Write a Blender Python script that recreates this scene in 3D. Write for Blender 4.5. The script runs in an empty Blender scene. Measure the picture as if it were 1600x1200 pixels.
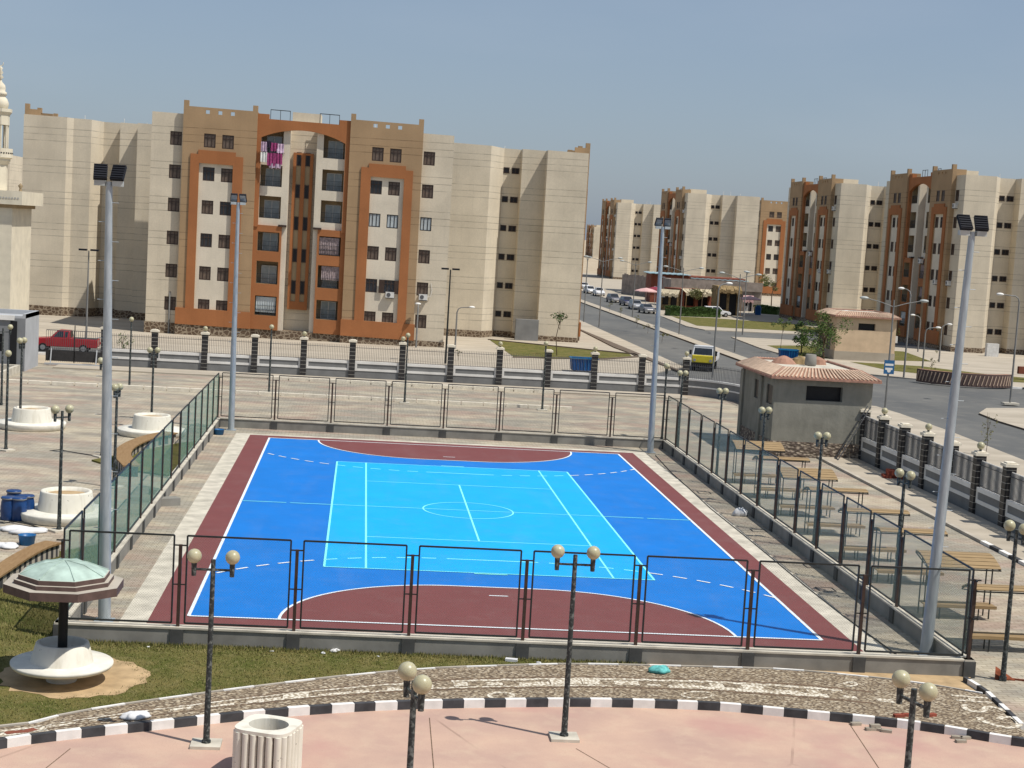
import bpy, math, random
from mathutils import Vector, Matrix
import numpy as np
rnd = random.Random(7)
S = bpy.context.scene
R_ = math.radians
# ------------------------------------------------------------------ camera
PIT, ROL, YAW = 0.106288, 0.056835, 0.075848
CAM = np.array([-4.64956, -64.4251, 11.25905]); F = 2534.982; CX, CY = 750.549, 631.059
cy, sy, cp, sp = math.cos(YAW), math.sin(YAW), math.cos(PIT), math.sin(PIT)
fw = np.array([sy*cp, cy*cp, -sp]); r0 = np.array([cy, -sy, 0.]); u0 = np.cross(r0, fw)
cr, sr = math.cos(ROL), math.sin(ROL)
rt = r0*cr+u0*sr; up = -r0*sr+u0*cr
cam = bpy.data.objects.new('camera', bpy.data.cameras.new('camera')); S.collection.objects.link(cam)
cam.matrix_world = Matrix(((rt[0], up[0], -fw[0], CAM[0]), (rt[1], up[1], -fw[1], CAM[1]), (rt[2], up[2], -fw[2], CAM[2]), (0, 0, 0, 1)))
cam.data.sensor_width = 36; cam.data.lens = F*36/1600
cam.data.shift_x = (800-CX)/1600; cam.data.shift_y = (CY-600)/1600
cam.data.clip_start = .5; cam.data.clip_end = 6000
S.camera = cam
S.render.resolution_x = 1024; S.render.resolution_y = 768
def G(px, py, z=0.):
    """photo pixel -> world point at height z (the survey used to place things)"""
    d = fw+rt*(px-CX)/F-up*(py-CY)/F
    p = CAM+d*(z-CAM[2])/d[2]
    return Vector(p)
def G2(px, py, z=0.):
    p = G(px, py, z); return (p.x, p.y)
def TOP(base, px, py):
    """height of the point seen at (px,py) standing above base"""
    b = np.array(base); dep = (b-CAM)@fw
    p = CAM+(fw+rt*(px-CX)/F-up*(py-CY)/F)*dep
    return p[2]
# ------------------------------------------------------------------ light
SUN_EL, SUN_AZ = 60.6, 121.0      # azimuth clockwise from +Y
W = bpy.data.worlds.new("World"); S.world = W; W.use_nodes = True
nt = W.node_tree; bg = nt.nodes['Background']
sk = nt.nodes.new('ShaderNodeTexSky'); sk.sky_type = 'NISHITA'; sk.sun_disc = False
sk.sun_elevation = R_(SUN_EL); sk.sun_rotation = R_(SUN_AZ)
sk.altitude = 0; sk.air_density = 1.0; sk.dust_density = 1.3; sk.ozone_density = 2.5
bg.inputs[1].default_value = 0.088
mx = nt.nodes.new('ShaderNodeMix'); mx.data_type = 'RGBA'; mx.inputs[0].default_value = .5   # thin high haze over the clear sky
nt.links.new(sk.outputs[0], mx.inputs[6]); mx.inputs[7].default_value = (3.35, 4.2, 5.6, 1); 
nz = nt.nodes.new('ShaderNodeTexNoise'); nz.inputs['Scale'].default_value = 2.2; nz.inputs['Detail'].default_value = 7; tcw = nt.nodes.new('ShaderNodeTexCoord'); mpw = nt.nodes.new('ShaderNodeMapping'); mpw.inputs['Scale'].default_value = (1, 1, 4)
nt.links.new(tcw.outputs['Generated'], mpw.inputs[0]); nt.links.new(mpw.outputs[0], nz.inputs['Vector'])
mr = nt.nodes.new('ShaderNodeMapRange'); mr.inputs[1].default_value = .5; mr.inputs[2].default_value = .75; mr.inputs[4].default_value = .22; nt.links.new(nz.outputs[0], mr.inputs[0])
mw_ = nt.nodes.new('ShaderNodeMix'); mw_.data_type = 'RGBA'; nt.links.new(mr.outputs[0], mw_.inputs[0]); nt.links.new(mx.outputs[2], mw_.inputs[6]); mw_.inputs[7].default_value = (5.2, 5.8, 6.6, 1); nt.links.new(mw_.outputs[2], bg.inputs[0])   # faint veil of cirrus
sl = bpy.data.lights.new('sun', 'SUN'); sl.energy = 4.3; sl.angle = R_(.5); sl.color = (1, .955, .88)
so = bpy.data.objects.new('sun', sl); S.collection.objects.link(so)
a = R_(SUN_AZ); e = R_(SUN_EL)
so.rotation_euler = Vector((math.sin(a)*math.cos(e), math.cos(a)*math.cos(e), math.sin(e))).to_track_quat('Z', 'Y').to_euler()
S.view_settings.view_transform = 'Standard'; S.view_settings.look = 'None'
S.view_settings.exposure = 0.12; S.view_settings.gamma = 1
try: S.cycles.max_bounces = 6; S.cycles.transparent_max_bounces = 24
except Exception: pass
# ------------------------------------------------------------------ materials
def lin(c): return tuple((x/255/12.92 if x/255 <= .04045 else ((x/255+.055)/1.055)**2.4) for x in c)
class N:
    def __init__(s, name, rough=.85, spec=.3):
        s.m = bpy.data.materials.new(name); s.m.use_nodes = True
        s.t = s.m.node_tree; s.b = s.t.nodes['Principled BSDF']
        s.b.inputs['Roughness'].default_value = rough
        s.b.inputs['Specular IOR Level'].default_value = spec
        s.tc = s.t.nodes.new('ShaderNodeTexCoord')
    def n(s, k, **kw):
        x = s.t.nodes.new(k)
        for a_, v in kw.items(): setattr(x, a_, v)
        return x
    def l(s, a_, b_): s.t.links.new(a_, b_)
    def val(s, sock, v):
        if isinstance(v, (int, float)): sock.default_value = v
        elif isinstance(v, tuple): sock.default_value = (*v, 1) if len(v) == 3 and sock.type == 'RGBA' else v
        else: s.l(v, sock)
    def math(s, op, a_, b_=0, c_=0):
        x = s.n('ShaderNodeMath', operation=op)
        for i, v in enumerate((a_, b_, c_)): s.val(x.inputs[i], v)
        return x.outputs[0]
    def mix(s, f, a_, b_, bt='MIX'):
        x = s.n('ShaderNodeMix', data_type='RGBA', blend_type=bt)
        s.val(x.inputs[0], f); s.val(x.inputs[6], a_); s.val(x.inputs[7], b_)
        return x.outputs[2]
    def map(s, scale=(1, 1, 1), rot=(0, 0, 0), src='Object'):
        x = s.n('ShaderNodeMapping'); x.inputs['Scale'].default_value = scale; x.inputs['Rotation'].default_value = rot
        s.l(s.tc.outputs[src], x.inputs[0]); return x.outputs[0]
    def noise(s, sc, det=4, vec=None, rough=.55):
        x = s.n('ShaderNodeTexNoise'); x.inputs['Scale'].default_value = sc; x.inputs['Detail'].default_value = det
        x.inputs['Roughness'].default_value = rough
        s.l(vec if vec is not None else s.tc.outputs['Object'], x.inputs['Vector']); return x.outputs[0]
    def ramp(s, f, lo, hi):
        x = s.n('ShaderNodeMapRange'); x.inputs[1].default_value = lo; x.inputs[2].default_value = hi
        s.l(f, x.inputs[0]); return x.outputs[0]
    def sep(s, vec=None):
        x = s.n('ShaderNodeSeparateXYZ'); s.l(vec if vec is not None else s.tc.outputs['Object'], x.inputs[0]); return x.outputs
    def col(s, c): s.val(s.b.inputs['Base Color'], c); return s
    def bump(s, h, st=.3, d=.02):
        x = s.n('ShaderNodeBump'); x.inputs['Strength'].default_value = st; x.inputs['Distance'].default_value = d
        s.l(h, x.inputs['Height']); s.l(x.outputs[0], s.b.inputs['Normal']); return s
M = {}
def simple(name, c, rough=.8, spec=.3, var=.15, sc=3, metal=0, vec=None):
    """a colour with soft wear so that nothing is flat"""
    k = N(name, rough, spec); c = tuple(c)
    d = tuple(x*(1-var) for x in c); h = tuple(min(1, x*(1+var)) for x in c)
    f = k.ramp(k.noise(sc, 5), .3, .7)
    k.col(k.mix(f, d, h)); k.b.inputs['Metallic'].default_value = metal
    M[name] = k.m; return k
# building paints: mottled render with grooves on each storey
def paint(name, c, grooves=True, var=.1, streak=.12):
    k = N(name, .92, .15)
    f = k.ramp(k.noise(.35, 6), .3, .7); g = k.ramp(k.noise(1.2, 5, k.map((1.2, 1.2, .12))), .45, .8)
    base = k.mix(f, tuple(x*(1-var) for x in c), tuple(min(1, x*(1+var)) for x in c))
    g2 = k.ramp(k.noise(2.6, 6, k.map((2.6, 2.6, .1)), .6), .55, .75)
    base = k.mix(k.math('MULTIPLY', g2, streak*1.2), base, tuple(x*.5 for x in c)); base = k.mix(k.math('MULTIPLY', k.ramp(k.noise(.18, 3), .55, .62), .18), base, tuple(min(1, x*1.25) for x in c))
    base = k.mix(k.math('MULTIPLY', g, streak), base, tuple(x*.45 for x in c))
    base = k.mix(k.ramp(k.noise(9, 3), .3, .75), base, k.mix(.12, base, (.05, .04, .03)))
    if grooves:
        z = k.sep()[2]
        zz = k.math('MODULO', k.math('ADD', z, 32-2.5+1.6), 3.2)   # 1.6 at window centre
        zz = k.math('ABSOLUTE', k.math('SUBTRACT', zz, 1.6))
        l1 = k.math('LESS_THAN', zz, .035)
        l2 = k.math('LESS_THAN', k.math('ABSOLUTE', k.math('SUBTRACT', zz, .64)), .035)
        f = k.math('MAXIMUM', l1, l2)
        f = k.math('MULTIPLY', f, k.math('LESS_THAN', z, 19.6))
        f = k.math('MULTIPLY', f, k.ramp(k.noise(.8, 3), .25, .6))
        base = k.mix(k.math('MULTIPLY', f, .55), base, tuple(x*.28 for x in c))
    k.col(base).bump(k.noise(14, 4), .15, .02)
    M[name] = k.m
paint('cream', (.63, .555, .43)); paint('white_render', (.68, .61, .49), grooves=False)
paint('tan', (.38, .26, .15)); paint('orange', (.36, .145, .058), grooves=False, streak=.1)
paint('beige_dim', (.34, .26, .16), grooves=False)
k = N('stone_plinth', .9); v = k.n('ShaderNodeTexVoronoi', feature='DISTANCE_TO_EDGE'); v.inputs['Scale'].default_value = 2.4
k.l(k.map((1, 1, 1.2)), v.inputs['Vector'])
k.col(k.mix(k.math('LESS_THAN', v.outputs[0], .09), k.mix(k.noise(3), (.075, .048, .032), (.16, .11, .07)), (.30, .24, .17))); M['stone_plinth'] = k.m
simple('shutter_brown', (.045, .026, .018), .5, .4, .3); simple('window_black', (.012, .012, .014), .4)
simple('pane_dark', (.02, .022, .025), .12, .6, .5, 1); simple('pane_light', (.42, .46, .47), .15, .5, .15, 1)
simple('pane_reflection', (.27, .32, .34), .08, .8, .5, .6); simple('pane_brown', (.11, .08, .06), .35, .4, .5, 2)  # balcony glass: bluish reflection put into the base colour
simple('curtain', (.3, .24, .24), .9, .1, .4, 6); simple('metal_dark', (.018, .02, .022), .5, .5, .2)
simple('ac_white', (.6, .59, .56), .5); simple('rail_grey', (.10, .10, .105), .5)
# ground
k = N('pavers', .95, .15)
br = k.n('ShaderNodeTexBrick'); br.offset = .5
for n_, v_ in (('Scale', 1.), ('Mortar Size', .012), ('Brick Width', .4), ('Row Height', .2)): br.inputs[n_].default_value = v_
br.inputs['Color1'].default_value = (1, 1, 1, 1); br.inputs['Color2'].default_value = (.82, .8, .78, 1); br.inputs['Mortar'].default_value = (.55, .52, .48, 1)
k.l(k.tc.outputs['Object'], br.inputs['Vector'])
f1 = k.ramp(k.noise(.4, 5, k.map((.6, 1, 1), (0, 0, .3))), .47, .6); f2 = k.ramp(k.noise(.42, 8, k.map((.55, 1.1, 1), (0, 0, .25)), .65), .46, .6)
f3 = k.ramp(k.noise(.7, 9, k.map((.5, 1, 1), (0, 0, -.2)), .7), .48, .66)
c = k.mix(f1, (.33, .305, .25), (.38, .295, .235)); c = k.mix(k.math('MULTIPLY', f2, .75), c, (.54, .475, .355)); c = k.mix(k.math('MULTIPLY', f3, .55), c, (.23, .20, .17))
k.col(k.mix(1, c, br.outputs[0], 'MULTIPLY')).bump(k.noise(6, 4), .2, .02); M['pavers'] = k.m
k = N('plaza_pink', .95, .15)      # poured coloured concrete of the foreground
f1 = k.ramp(k.noise(.45, 6), .35, .65); f2 = k.ramp(k.noise(1.4, 7), .5, .75)
c = k.mix(f1, (.43, .29, .235), (.53, .365, .275)); c = k.mix(k.math('MULTIPLY', f2, .5), c, (.56, .43, .31)); c = k.mix(k.ramp(k.noise(40, 2), .55, .8), c, (.38, .25, .2)); c = k.mix(k.math('MULTIPLY', k.ramp(k.noise(.33, 4, k.map((1, 1, 1), (0, 0, 1))), .55, .7), .5), c, (.42, .22, .2))
v = k.n('ShaderNodeTexVoronoi', feature='DISTANCE_TO_EDGE'); v.inputs['Scale'].default_value = .12
nn = k.n('ShaderNodeVectorMath', operation='ADD'); k.l(k.tc.outputs['Object'], nn.inputs[0])
n3 = k.n('ShaderNodeTexNoise'); n3.inputs['Scale'].default_value = 1.3; n3.inputs['Detail'].default_value = 6; k.l(n3.outputs[1], nn.inputs[1]); k.l(nn.outputs[0], v.inputs['Vector'])
k.col(k.mix(k.math('MULTIPLY', k.math('MULTIPLY', k.math('LESS_THAN', v.outputs[0], .0035), k.ramp(k.noise(.5, 2), .42, .6)), .45), c, (.2, .13, .1))).bump(k.noise(30, 4), .25, .01); M['plaza_pink'] = k.m
k = N('sand', 1, .1); k.col(k.mix(k.ramp(k.noise(.2, 8), .35, .65), (.36, .29, .2), (.48, .40, .29))).bump(k.noise(3, 6), .3, .05); M['sand'] = k.m
k = N('sidewalk', .95, .15); f = k.ramp(k.noise(.5, 6, k.map((.3, 1, 1))), .35, .65)
c = k.mix(f, (.35, .305, .24), (.45, .395, .315)); k.col(k.mix(k.math('MULTIPLY', k.ramp(k.noise(2, 6), .5, .75), .5), c, (.34, .29, .23))); M['sidewalk'] = k.m
k = N('asphalt', .9, .2); f = k.ramp(k.noise(.12, 7, k.map((1, .35, 1))), .35, .7)
c = k.mix(f, (.085, .087, .085), (.14, .137, .125)); c = k.mix(k.math('MULTIPLY', k.ramp(k.noise(.6, 6), .5, .8), .5), c, (.22, .205, .175))
k.col(k.mix(k.ramp(k.noise(60, 2), .3, .8), c, k.mix(.3, c, (.2, .2, .2)))); M['asphalt'] = k.m
k = N('grass_sheet', 1, .1)
f = k.ramp(k.noise(.9, 7), .38, .62); c = k.mix(f, (.105, .11, .028), (.19, .155, .055)); c = k.mix(k.ramp(k.noise(3.5, 6), .5, .72), c, (.20, .17, .07))
c = k.mix(k.ramp(k.noise(22, 4), .35, .7), c, k.mix(.45, c, (.03, .055, .008))); k.col(c).bump(k.noise(28, 5), .8, .05); M['grass_sheet'] = k.m
simple('soil', (.42, .30, .17), 1, .1, .25, 2)
def courtmat(name, c, v=.04):
    k = N(name, .62, .3); f = k.ramp(k.noise(.6, 6), .3, .7)
    d_ = k.math('MULTIPLY', k.ramp(k.noise(.9, 9, None, .7), .5, .8), .10); d2_ = k.math('MULTIPLY', k.ramp(k.noise(.25, 4, k.map((3, .6, 1), (0, 0, .4))), .55, .7), .05)
    k.col(k.mix(d2_, k.mix(d_, k.mix(f, tuple(x*(1-v) for x in c), tuple(x*(1+v) for x in c)), (.30, .29, .26)), (.3, .3, .3))).bump(k.noise(60, 2), .08, .005); M[name] = k.m
courtmat('court_blue', (.0015, .165, .56), .06); courtmat('court_light', (.0015, .37, .86), .05); courtmat('court_maroon', (.175, .052, .048), .06)
simple('line_white', (.72, .78, .80), .6, .3, .08); simple('line_cyan', (.24, .86, .84), .6, .3, .06)
simple('concrete_light', (.50, .46, .38), .9, .2, .25, 1.5); simple('concrete_grey', (.235, .225, .20), .9, .2, .22, 1.2)
simple('concrete_dark', (.075, .075, .072), .9, .2, .25, 2)
simple('kerb_white', (.74, .72, .68), .8, .2, .12, 3); simple('kerb_black', (.055, .055, .058), .8, .25, .3, 3); simple('kerb_plain', (.40, .36, .3), .9, .2, .2, 1)
simple('kerb_brown', (.13, .10, .075), .9, .2, .2, 1)
# pebble mosaic: small long stones, woven direction by patch
k = N('pebbles', .9, .2)
w1 = k.n('ShaderNodeTexVoronoi'); w1.inputs['Scale'].default_value = 11; k.l(k.map((1, 2.3, 1), (0, 0, .7)), w1.inputs['Vector'])
w2 = k.n('ShaderNodeTexVoronoi'); w2.inputs['Scale'].default_value = 11; k.l(k.map((1, 2.3, 1), (0, 0, -.8)), w2.inputs['Vector'])
pick = k.ramp(k.noise(1.6, 1), .49, .51)
sepa = k.n('ShaderNodeSeparateColor'); k.l(k.mix(pick, w1.outputs['Color'], w2.outputs['Color']), sepa.inputs[0])
dist = k.n('ShaderNodeMix', data_type='FLOAT'); k.l(pick, dist.inputs[0]); k.l(w1.outputs['Distance'], dist.inputs[2]); k.l(w2.outputs['Distance'], dist.inputs[3])
v_ = sepa.outputs[0]
c = k.mix(k.ramp(v_, .3, .6), (.23, .175, .115), (.42, .335, .225)); c = k.mix(k.ramp(v_, .72, .82), c, (.58, .50, .37))
c = k.mix(k.ramp(dist.outputs[0], .42, .6), c, (.11, .08, .055))
k.col(c).bump(k.math('SUBTRACT', 1, dist.outputs[0]), .6, .03); M['pebbles'] = k.m
k = N('pebbles_white', .9, .2); v = k.n('ShaderNodeTexVoronoi'); v.inputs['Scale'].default_value = 13; k.l(k.tc.outputs['Object'], v.inputs['Vector'])
k.col(k.mix(k.ramp(v.outputs['Distance'], .35, .62), (.72, .67, .56), (.34, .28, .2))); M['pebbles_white'] = k.m
simple('pebbles_dark', (.15, .10, .065), .9, .2, .5, 14)
# wood, metal, plaster, tiles
k = N('wood', .7, .25); f = k.ramp(k.noise(2.2, 5, k.map((1, 14, 14))), .3, .7); k.col(k.mix(f, (.23, .155, .075), (.36, .25, .13))); M['wood'] = k.m
k = N('wood_old', .8, .2); f = k.ramp(k.noise(3, 5, k.map((10, 1, 1))), .3, .7); k.col(k.mix(f, (.21, .125, .055), (.31, .20, .10))); M['wood_old'] = k.m
k = N('galvanised', .45, .5); f = k.ramp(k.noise(3, 6, k.map((3, 3, .6))), .3, .7); k.col(k.mix(f, (.27, .31, .34), (.42, .46, .48))); k.b.inputs['Metallic'].default_value = .25; M['galvanised'] = k.m
k = N('lamp_post', .55, .4); f = k.ramp(k.noise(14, 6), .5, .62); k.col(k.mix(f, (.022, .028, .028), (.13, .14, .13))); M['lamp_post'] = k.m
k = N('street_pole', .6, .4); f = k.ramp(k.noise(3, 6, k.map((3, 3, .6))), .3, .7); k.col(k.mix(f, (.15, .15, .145), (.24, .235, .22))); M['street_pole'] = k.m
k = N('globe', .35, .4); f = k.ramp(k.noise(5, 5), .35, .7); k.col(k.mix(f, (.47, .44, .29), (.36, .33, .205))); k.b.inputs['Subsurface Weight'].default_value = .15; k.b.inputs['Subsurface Radius'].default_value = (.1, .1, .06); M['globe'] = k.m
simple('fence_black', (.02, .022, .02), .5, .4, .3, 6); simple('fence_rust', (.05, .03, .022), .6, .3, .4, 4)
simple('floodlight_body', (.012, .013, .018), .75, .2, .2); simple('floodlight_lens', (.2, .22, .24), .1, .8, .3); simple('bracket', (.4, .42, .4), .5, .4)
simple('plaster_white', (.70, .67, .58), .85, .2, .12, 3)
k = N('plaster_chipped', .85, .2); f = k.ramp(k.noise(4, 7, None, .65), .66, .68); st_ = k.ramp(k.noise(1.6, 6, k.map((3, 3, .5))), .5, .8)
k.col(k.mix(f, k.mix(k.math('MULTIPLY', st_, .6), k.mix(k.noise(2), (.62, .59, .5), (.74, .71, .62)), (.42, .37, .28)), (.22, .19, .16))); M['plaster_chipped'] = k.m
simple('roof_green', (.36, .46, .40), .6, .35, .28, 2.5); simple('fascia_brown', (.105, .068, .058), .6, .3, .2, 5); simple('post_black', (.01, .01, .01), .5)
k = N('cement', .95, .15); f = k.ramp(k.noise(.9, 7), .3, .7); f2 = k.ramp(k.noise(2.2, 6, k.map((1, 1, .3))), .5, .75)
c = k.mix(f, (.19, .185, .155), (.27, .26, .22)); k.col(k.mix(k.math('MULTIPLY', f2, .5), c, (.33, .32, .27))).bump(k.noise(5, 6), .4, .03); M['cement'] = k.m
simple('grey_front_shade', (.21, .215, .22), .8, .2, .12, 1); simple('grey_light', (.40, .41, .42), .8, .2, .08, 1); simple('peach_render', (.60, .45, .30), .9, .2, .12, 1)  # first, darker grey holds the shade of the gatehouse front
k = N('rubble', .95); v = k.n('ShaderNodeTexVoronoi'); v.inputs['Scale'].default_value = 4.5; k.l(k.map((1, 1, 1.8)), v.inputs['Vector'])
sc_ = k.n('ShaderNodeSeparateColor'); k.l(v.outputs['Color'], sc_.inputs[0])
k.col(k.mix(k.ramp(v.outputs['Distance'], .35, .6), k.mix(sc_.outputs[0], (.22, .175, .13), (.42, .35, .27)), (.13, .10, .08))).bump(v.outputs['Distance'], .8, .08); M['rubble'] = k.m
simple('tile_pink', (.33, .185, .13), .85, .2, .22, 2); simple('tile_light', (.50, .37, .27), .85, .2, .2, 3); simple('tile_ridge', (.36, .20, .15), .85, .2, .25, 3)
simple('pier_black', (.028, .026, .026), .5, .4, .3, 4); simple('pier_dim', (.11, .105, .09), .8)
simple('pier_joint', (.45, .43, .38), .8); simple('cap_cream', (.70, .64, .52), .85)
simple('wall_grey', (.20, .20, .195), .9, .2, .15, 1); simple('wall_white', (.72, .70, .66), .85, .2, .1, 1)
simple('drum_blue', (.008, .045, .16), .35, .5, .3, 2); simple('bucket_blue', (.02, .12, .30), .4); simple('sack_white', (.62, .62, .62), .8, .2, .1, 3)
simple('brick_red', (.26, .07, .045), .95, .1, .3, 8); simple('brick_grey', (.33, .29, .23), .95, .1, .25, 6); simple('rust_plate', (.20, .06, .03), .9, .1, .4, 6)
simple('skip_blue', (.005, .09, .28), .55, .3, .2, 1); simple('skip_light', (.01, .19, .40), .55, .3, .2, 1)
simple('car_red', (.30, .012, .018), .3, .6, .15); simple('car_white', (.68, .68, .68), .3, .5, .05); simple('car_silver', (.34, .35, .37), .3, .6, .06); simple('car_grey', (.10, .10, .12), .3, .6, .1)
simple('car_navy', (.015, .02, .07), .3, .6, .1); simple('truck_yellow', (.62, .50, .03), .4, .5, .1); simple('tyre', (.02, .02, .02), .9); simple('hub', (.35, .35, .35), .4, .5, .1, 5, .5)
simple('glass_car', (.015, .018, .022), .1, .8, .4); simple('lamp_red', (.35, .02, .02), .3); simple('chrome', (.5, .5, .5), .25, .6, .1, 3, .7)
simple('sheet_blue', (.38, .52, .56), .5, .3, .15, .3); simple('shed_rust', (.20, .065, .04), .9, .2, .4, .6); simple('board_grey', (.26, .22, .19), .9, .2, .3, .8)
simple('umbrella_pink', (.58, .36, .34), .8, .2, .15, 1); simple('umbrella_red', (.22, .03, .05), .8); simple('awning_beige', (.42, .36, .25), .9, .2, .3, 1); simple('awning_yellow', (.24, .17, .085), .9, .2, .5, 2)
simple('bark', (.10, .07, .045), .95, .1, .3, 4); simple('sign_blue', (.03, .12, .26), .5)
simple('cloth_pink', (.26, .05, .14), .9, .1, .4, 6); simple('cloth_lilac', (.46, .34, .44), .9, .1, .3, 6); simple('cloth_white', (.65, .65, .62), .9); simple('cloth_dark', (.03, .02, .04), .9); simple('cloth_teal', (.12, .42, .40), .8, .2, .5, 6)
simple('minaret', (.66, .60, .47), .85, .2, .1, 1); simple('lattice', (.40, .39, .36), .9)
def leafmat(name, a_, b_):
    k = N(name, .7, .25); oi = k.n('ShaderNodeObjectInfo'); gi = k.n('ShaderNodeNewGeometry')
    k.col(k.mix(gi.outputs['Random Per Island'], a_, b_)); M[name] = k.m
leafmat('leaf_dark', (.018, .045, .010), (.07, .12, .025)); leafmat('leaf_mid', (.04, .08, .015), (.12, .17, .04)); leafmat('leaf_dry', (.08, .09, .03), (.22, .20, .08)); leafmat('grass_blade', (.08, .10, .02), (.24, .20, .08))
# welded wire mesh, thin metal plastic-coated: transparent between the wires
def meshmat(name, c, pitch, wire, base):
    k = N(name, .6, .3); x = k.sep()
    h = k.math('ADD', x[0], x[1])
    def ln(q):
        return k.math('LESS_THAN', k.math('FRACT', k.math('MULTIPLY', q, 1/pitch)), wire/pitch)
    f = k.math('MAXIMUM', ln(k.math('ADD', k.math('ADD', h, x[2]), 500)), ln(k.math('ADD', k.math('SUBTRACT', h, x[2]), 500)))
    if base > 0: f = k.math('MAXIMUM', f, base)
    k.col(c); tr = k.n('ShaderNodeBsdfTransparent'); mx = k.n('ShaderNodeMixShader')
    k.l(f, mx.inputs[0]); k.l(tr.outputs[0], mx.inputs[1]); k.l(k.b.outputs[0], mx.inputs[2])
    k.l(mx.outputs[0], k.t.nodes['Material Output'].inputs[0]); M[name] = k.m
meshmat('wire_mesh', (.12, .14, .12), .07, .0032, 0)
meshmat('wire_mesh_dense', (.17, .34, .25), .07, .008, .34)
meshmat('wire_mesh_pale', (.40, .52, .40), .07, .006, .19)
# ------------------------------------------------------------------ mesh tools
class MB:
    def __init__(s): s.v = []; s.f = []; s.mi = []; s.mats = []; s.X = Matrix.Identity(4); s.sm = []
    def mat(s, m):
        if m not in s.mats: s.mats.append(m)
        return s.mats.index(m)
    def add(s, vs, fs, m, smooth=False):
        b = len(s.v); i = s.mat(m)
        s.v += [tuple(s.X @ Vector(p)) for p in vs]
        s.f += [tuple(b+q for q in f_) for f_ in fs]; s.mi += [i]*len(fs); s.sm += [smooth]*len(fs)
        return s
    def box(s, x0, x1, y0, y1, z0, z1, m):
        if x1 < x0: x0, x1 = x1, x0
        v = [(x0, y0, z0), (x1, y0, z0), (x1, y1, z0), (x0, y1, z0), (x0, y0, z1), (x1, y0, z1), (x1, y1, z1), (x0, y1, z1)]
        return s.add(v, [(0, 3, 2, 1), (4, 5, 6, 7), (0, 1, 5, 4), (1, 2, 6, 5), (2, 3, 7, 6), (3, 0, 4, 7)], m)
    def prism(s, poly, z0, z1, m, mtop=None):
        n = len(poly); ar = sum(poly[i][0]*poly[(i+1) % n][1]-poly[(i+1) % n][0]*poly[i][1] for i in range(n))
        if ar < 0: poly = poly[::-1]
        v = [(x, y, z0) for x, y in poly]+[(x, y, z1) for x, y in poly]
        s.add(v, [(i, (i+1) % n, n+(i+1) % n, n+i) for i in range(n)], m)
        s.add(v[n:], [tuple(range(n))], mtop or m); return s
    def sheet(s, poly, z, m):
        n = len(poly); ar = sum(poly[i][0]*poly[(i+1) % n][1]-poly[(i+1) % n][0]*poly[i][1] for i in range(n))
        if ar < 0: poly = poly[::-1]
        return s.add([(x, y, z) for x, y in poly], [tuple(range(n))], m)
    def tube(s, pts, rs, m, n=8, caps=True, smooth=True, ph=0.):
        pts = [Vector(p) for p in pts]
        if isinstance(rs, (int, float)): rs = [rs]*len(pts)
        vs = []; prev = None
        for i, p in enumerate(pts):
            d = (pts[min(i+1, len(pts)-1)]-pts[max(i-1, 0)]).normalized()
            q = Vector((1, 0, 0)) if abs(d.z) > .9 else Vector((0, 0, 1))
            a_ = d.cross(q).normalized() if prev is None else (prev-d*prev.dot(d)).normalized()
            prev = a_; b_ = d.cross(a_)
            vs += [p+(a_*math.cos(t)+b_*math.sin(t))*rs[i] for t in [ph+2*math.pi*j/n for j in range(n)]]
        fs = [(i*n+j, i*n+(j+1) % n, (i+1)*n+(j+1) % n, (i+1)*n+j) for i in range(len(pts)-1) for j in range(n)]
        s.add(vs, fs, m, smooth)
        if caps:
            L = len(pts)-1; s.add(vs[:n], [tuple(range(n))[::-1]], m); s.add(vs[L*n:], [tuple(range(n))], m)
        return s
    def bar(s, a_, b_, w, m): return s.tube([a_, b_], w*.7071, m, 4, True, False, math.pi/4)
    def lathe(s, prof, m, n=24, c=(0, 0, 0), smooth=True, ph=0., squash=1.):
        vs = [(c[0]+r*math.cos(ph+2*math.pi*j/n), c[1]+r*squash*math.sin(ph+2*math.pi*j/n), c[2]+z) for r, z in prof for j in range(n)]
        return s.add(vs, [(i*n+j, i*n+(j+1) % n, (i+1)*n+(j+1) % n, (i+1)*n+j) for i in range(len(prof)-1) for j in range(n)], m, smooth)
    def ball(s, c, r, m, n=16, k=10, sx=1, sy=1, sz=1):
        pr = [(r*math.sin(math.pi*i/k), -r*sz*math.cos(math.pi*i/k)) for i in range(k+1)]
        return s.lathe(pr, m, n, c, True)
    def build(s, name, parent=None, loc=None):
        me = bpy.data.meshes.new(name); me.from_pydata(s.v, [], s.f)
        for m in s.mats: me.materials.append(M[m])
        me.polygons.foreach_set('material_index', s.mi); me.polygons.foreach_set('use_smooth', s.sm); me.update()
        o = bpy.data.objects.new(name, me); S.collection.objects.link(o)
        if parent: o.parent = parent
        if loc: o.location = loc
        return o
def tag(o, label=None, cat=None, group=None, kind=None):
    for k_, v_ in (('label', label), ('category', cat), ('group', group), ('kind', kind)):
        if v_: o[k_] = v_
    return o
def thing(name, loc, rz, label, cat, group=None):
    o = bpy.data.objects.new(name, None); S.collection.objects.link(o); o.empty_display_size = .2
    o.location = loc; o.rotation_euler = (0, 0, rz); return tag(o, label, cat, group)
KIDS = {}
def kids(o): return [c_ for c_ in S.collection.objects if c_.parent == o]
def dup(root, loc, rz=0, label=None, group=None, scale=None):
    def cp_(o, par):
        c_ = o.copy(); S.collection.objects.link(c_)
        if par: c_.parent = par
        for ch in kids(o): cp_(ch, c_)
        return c_
    r = cp_(root, None); r.location = loc; r.rotation_euler = (0, 0, rz)
    if scale: r.scale = scale
    if label: r['label'] = label
    if group: r['group'] = group
    return r
def struct(name, mb): return tag(mb.build(name), kind='structure')
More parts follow.
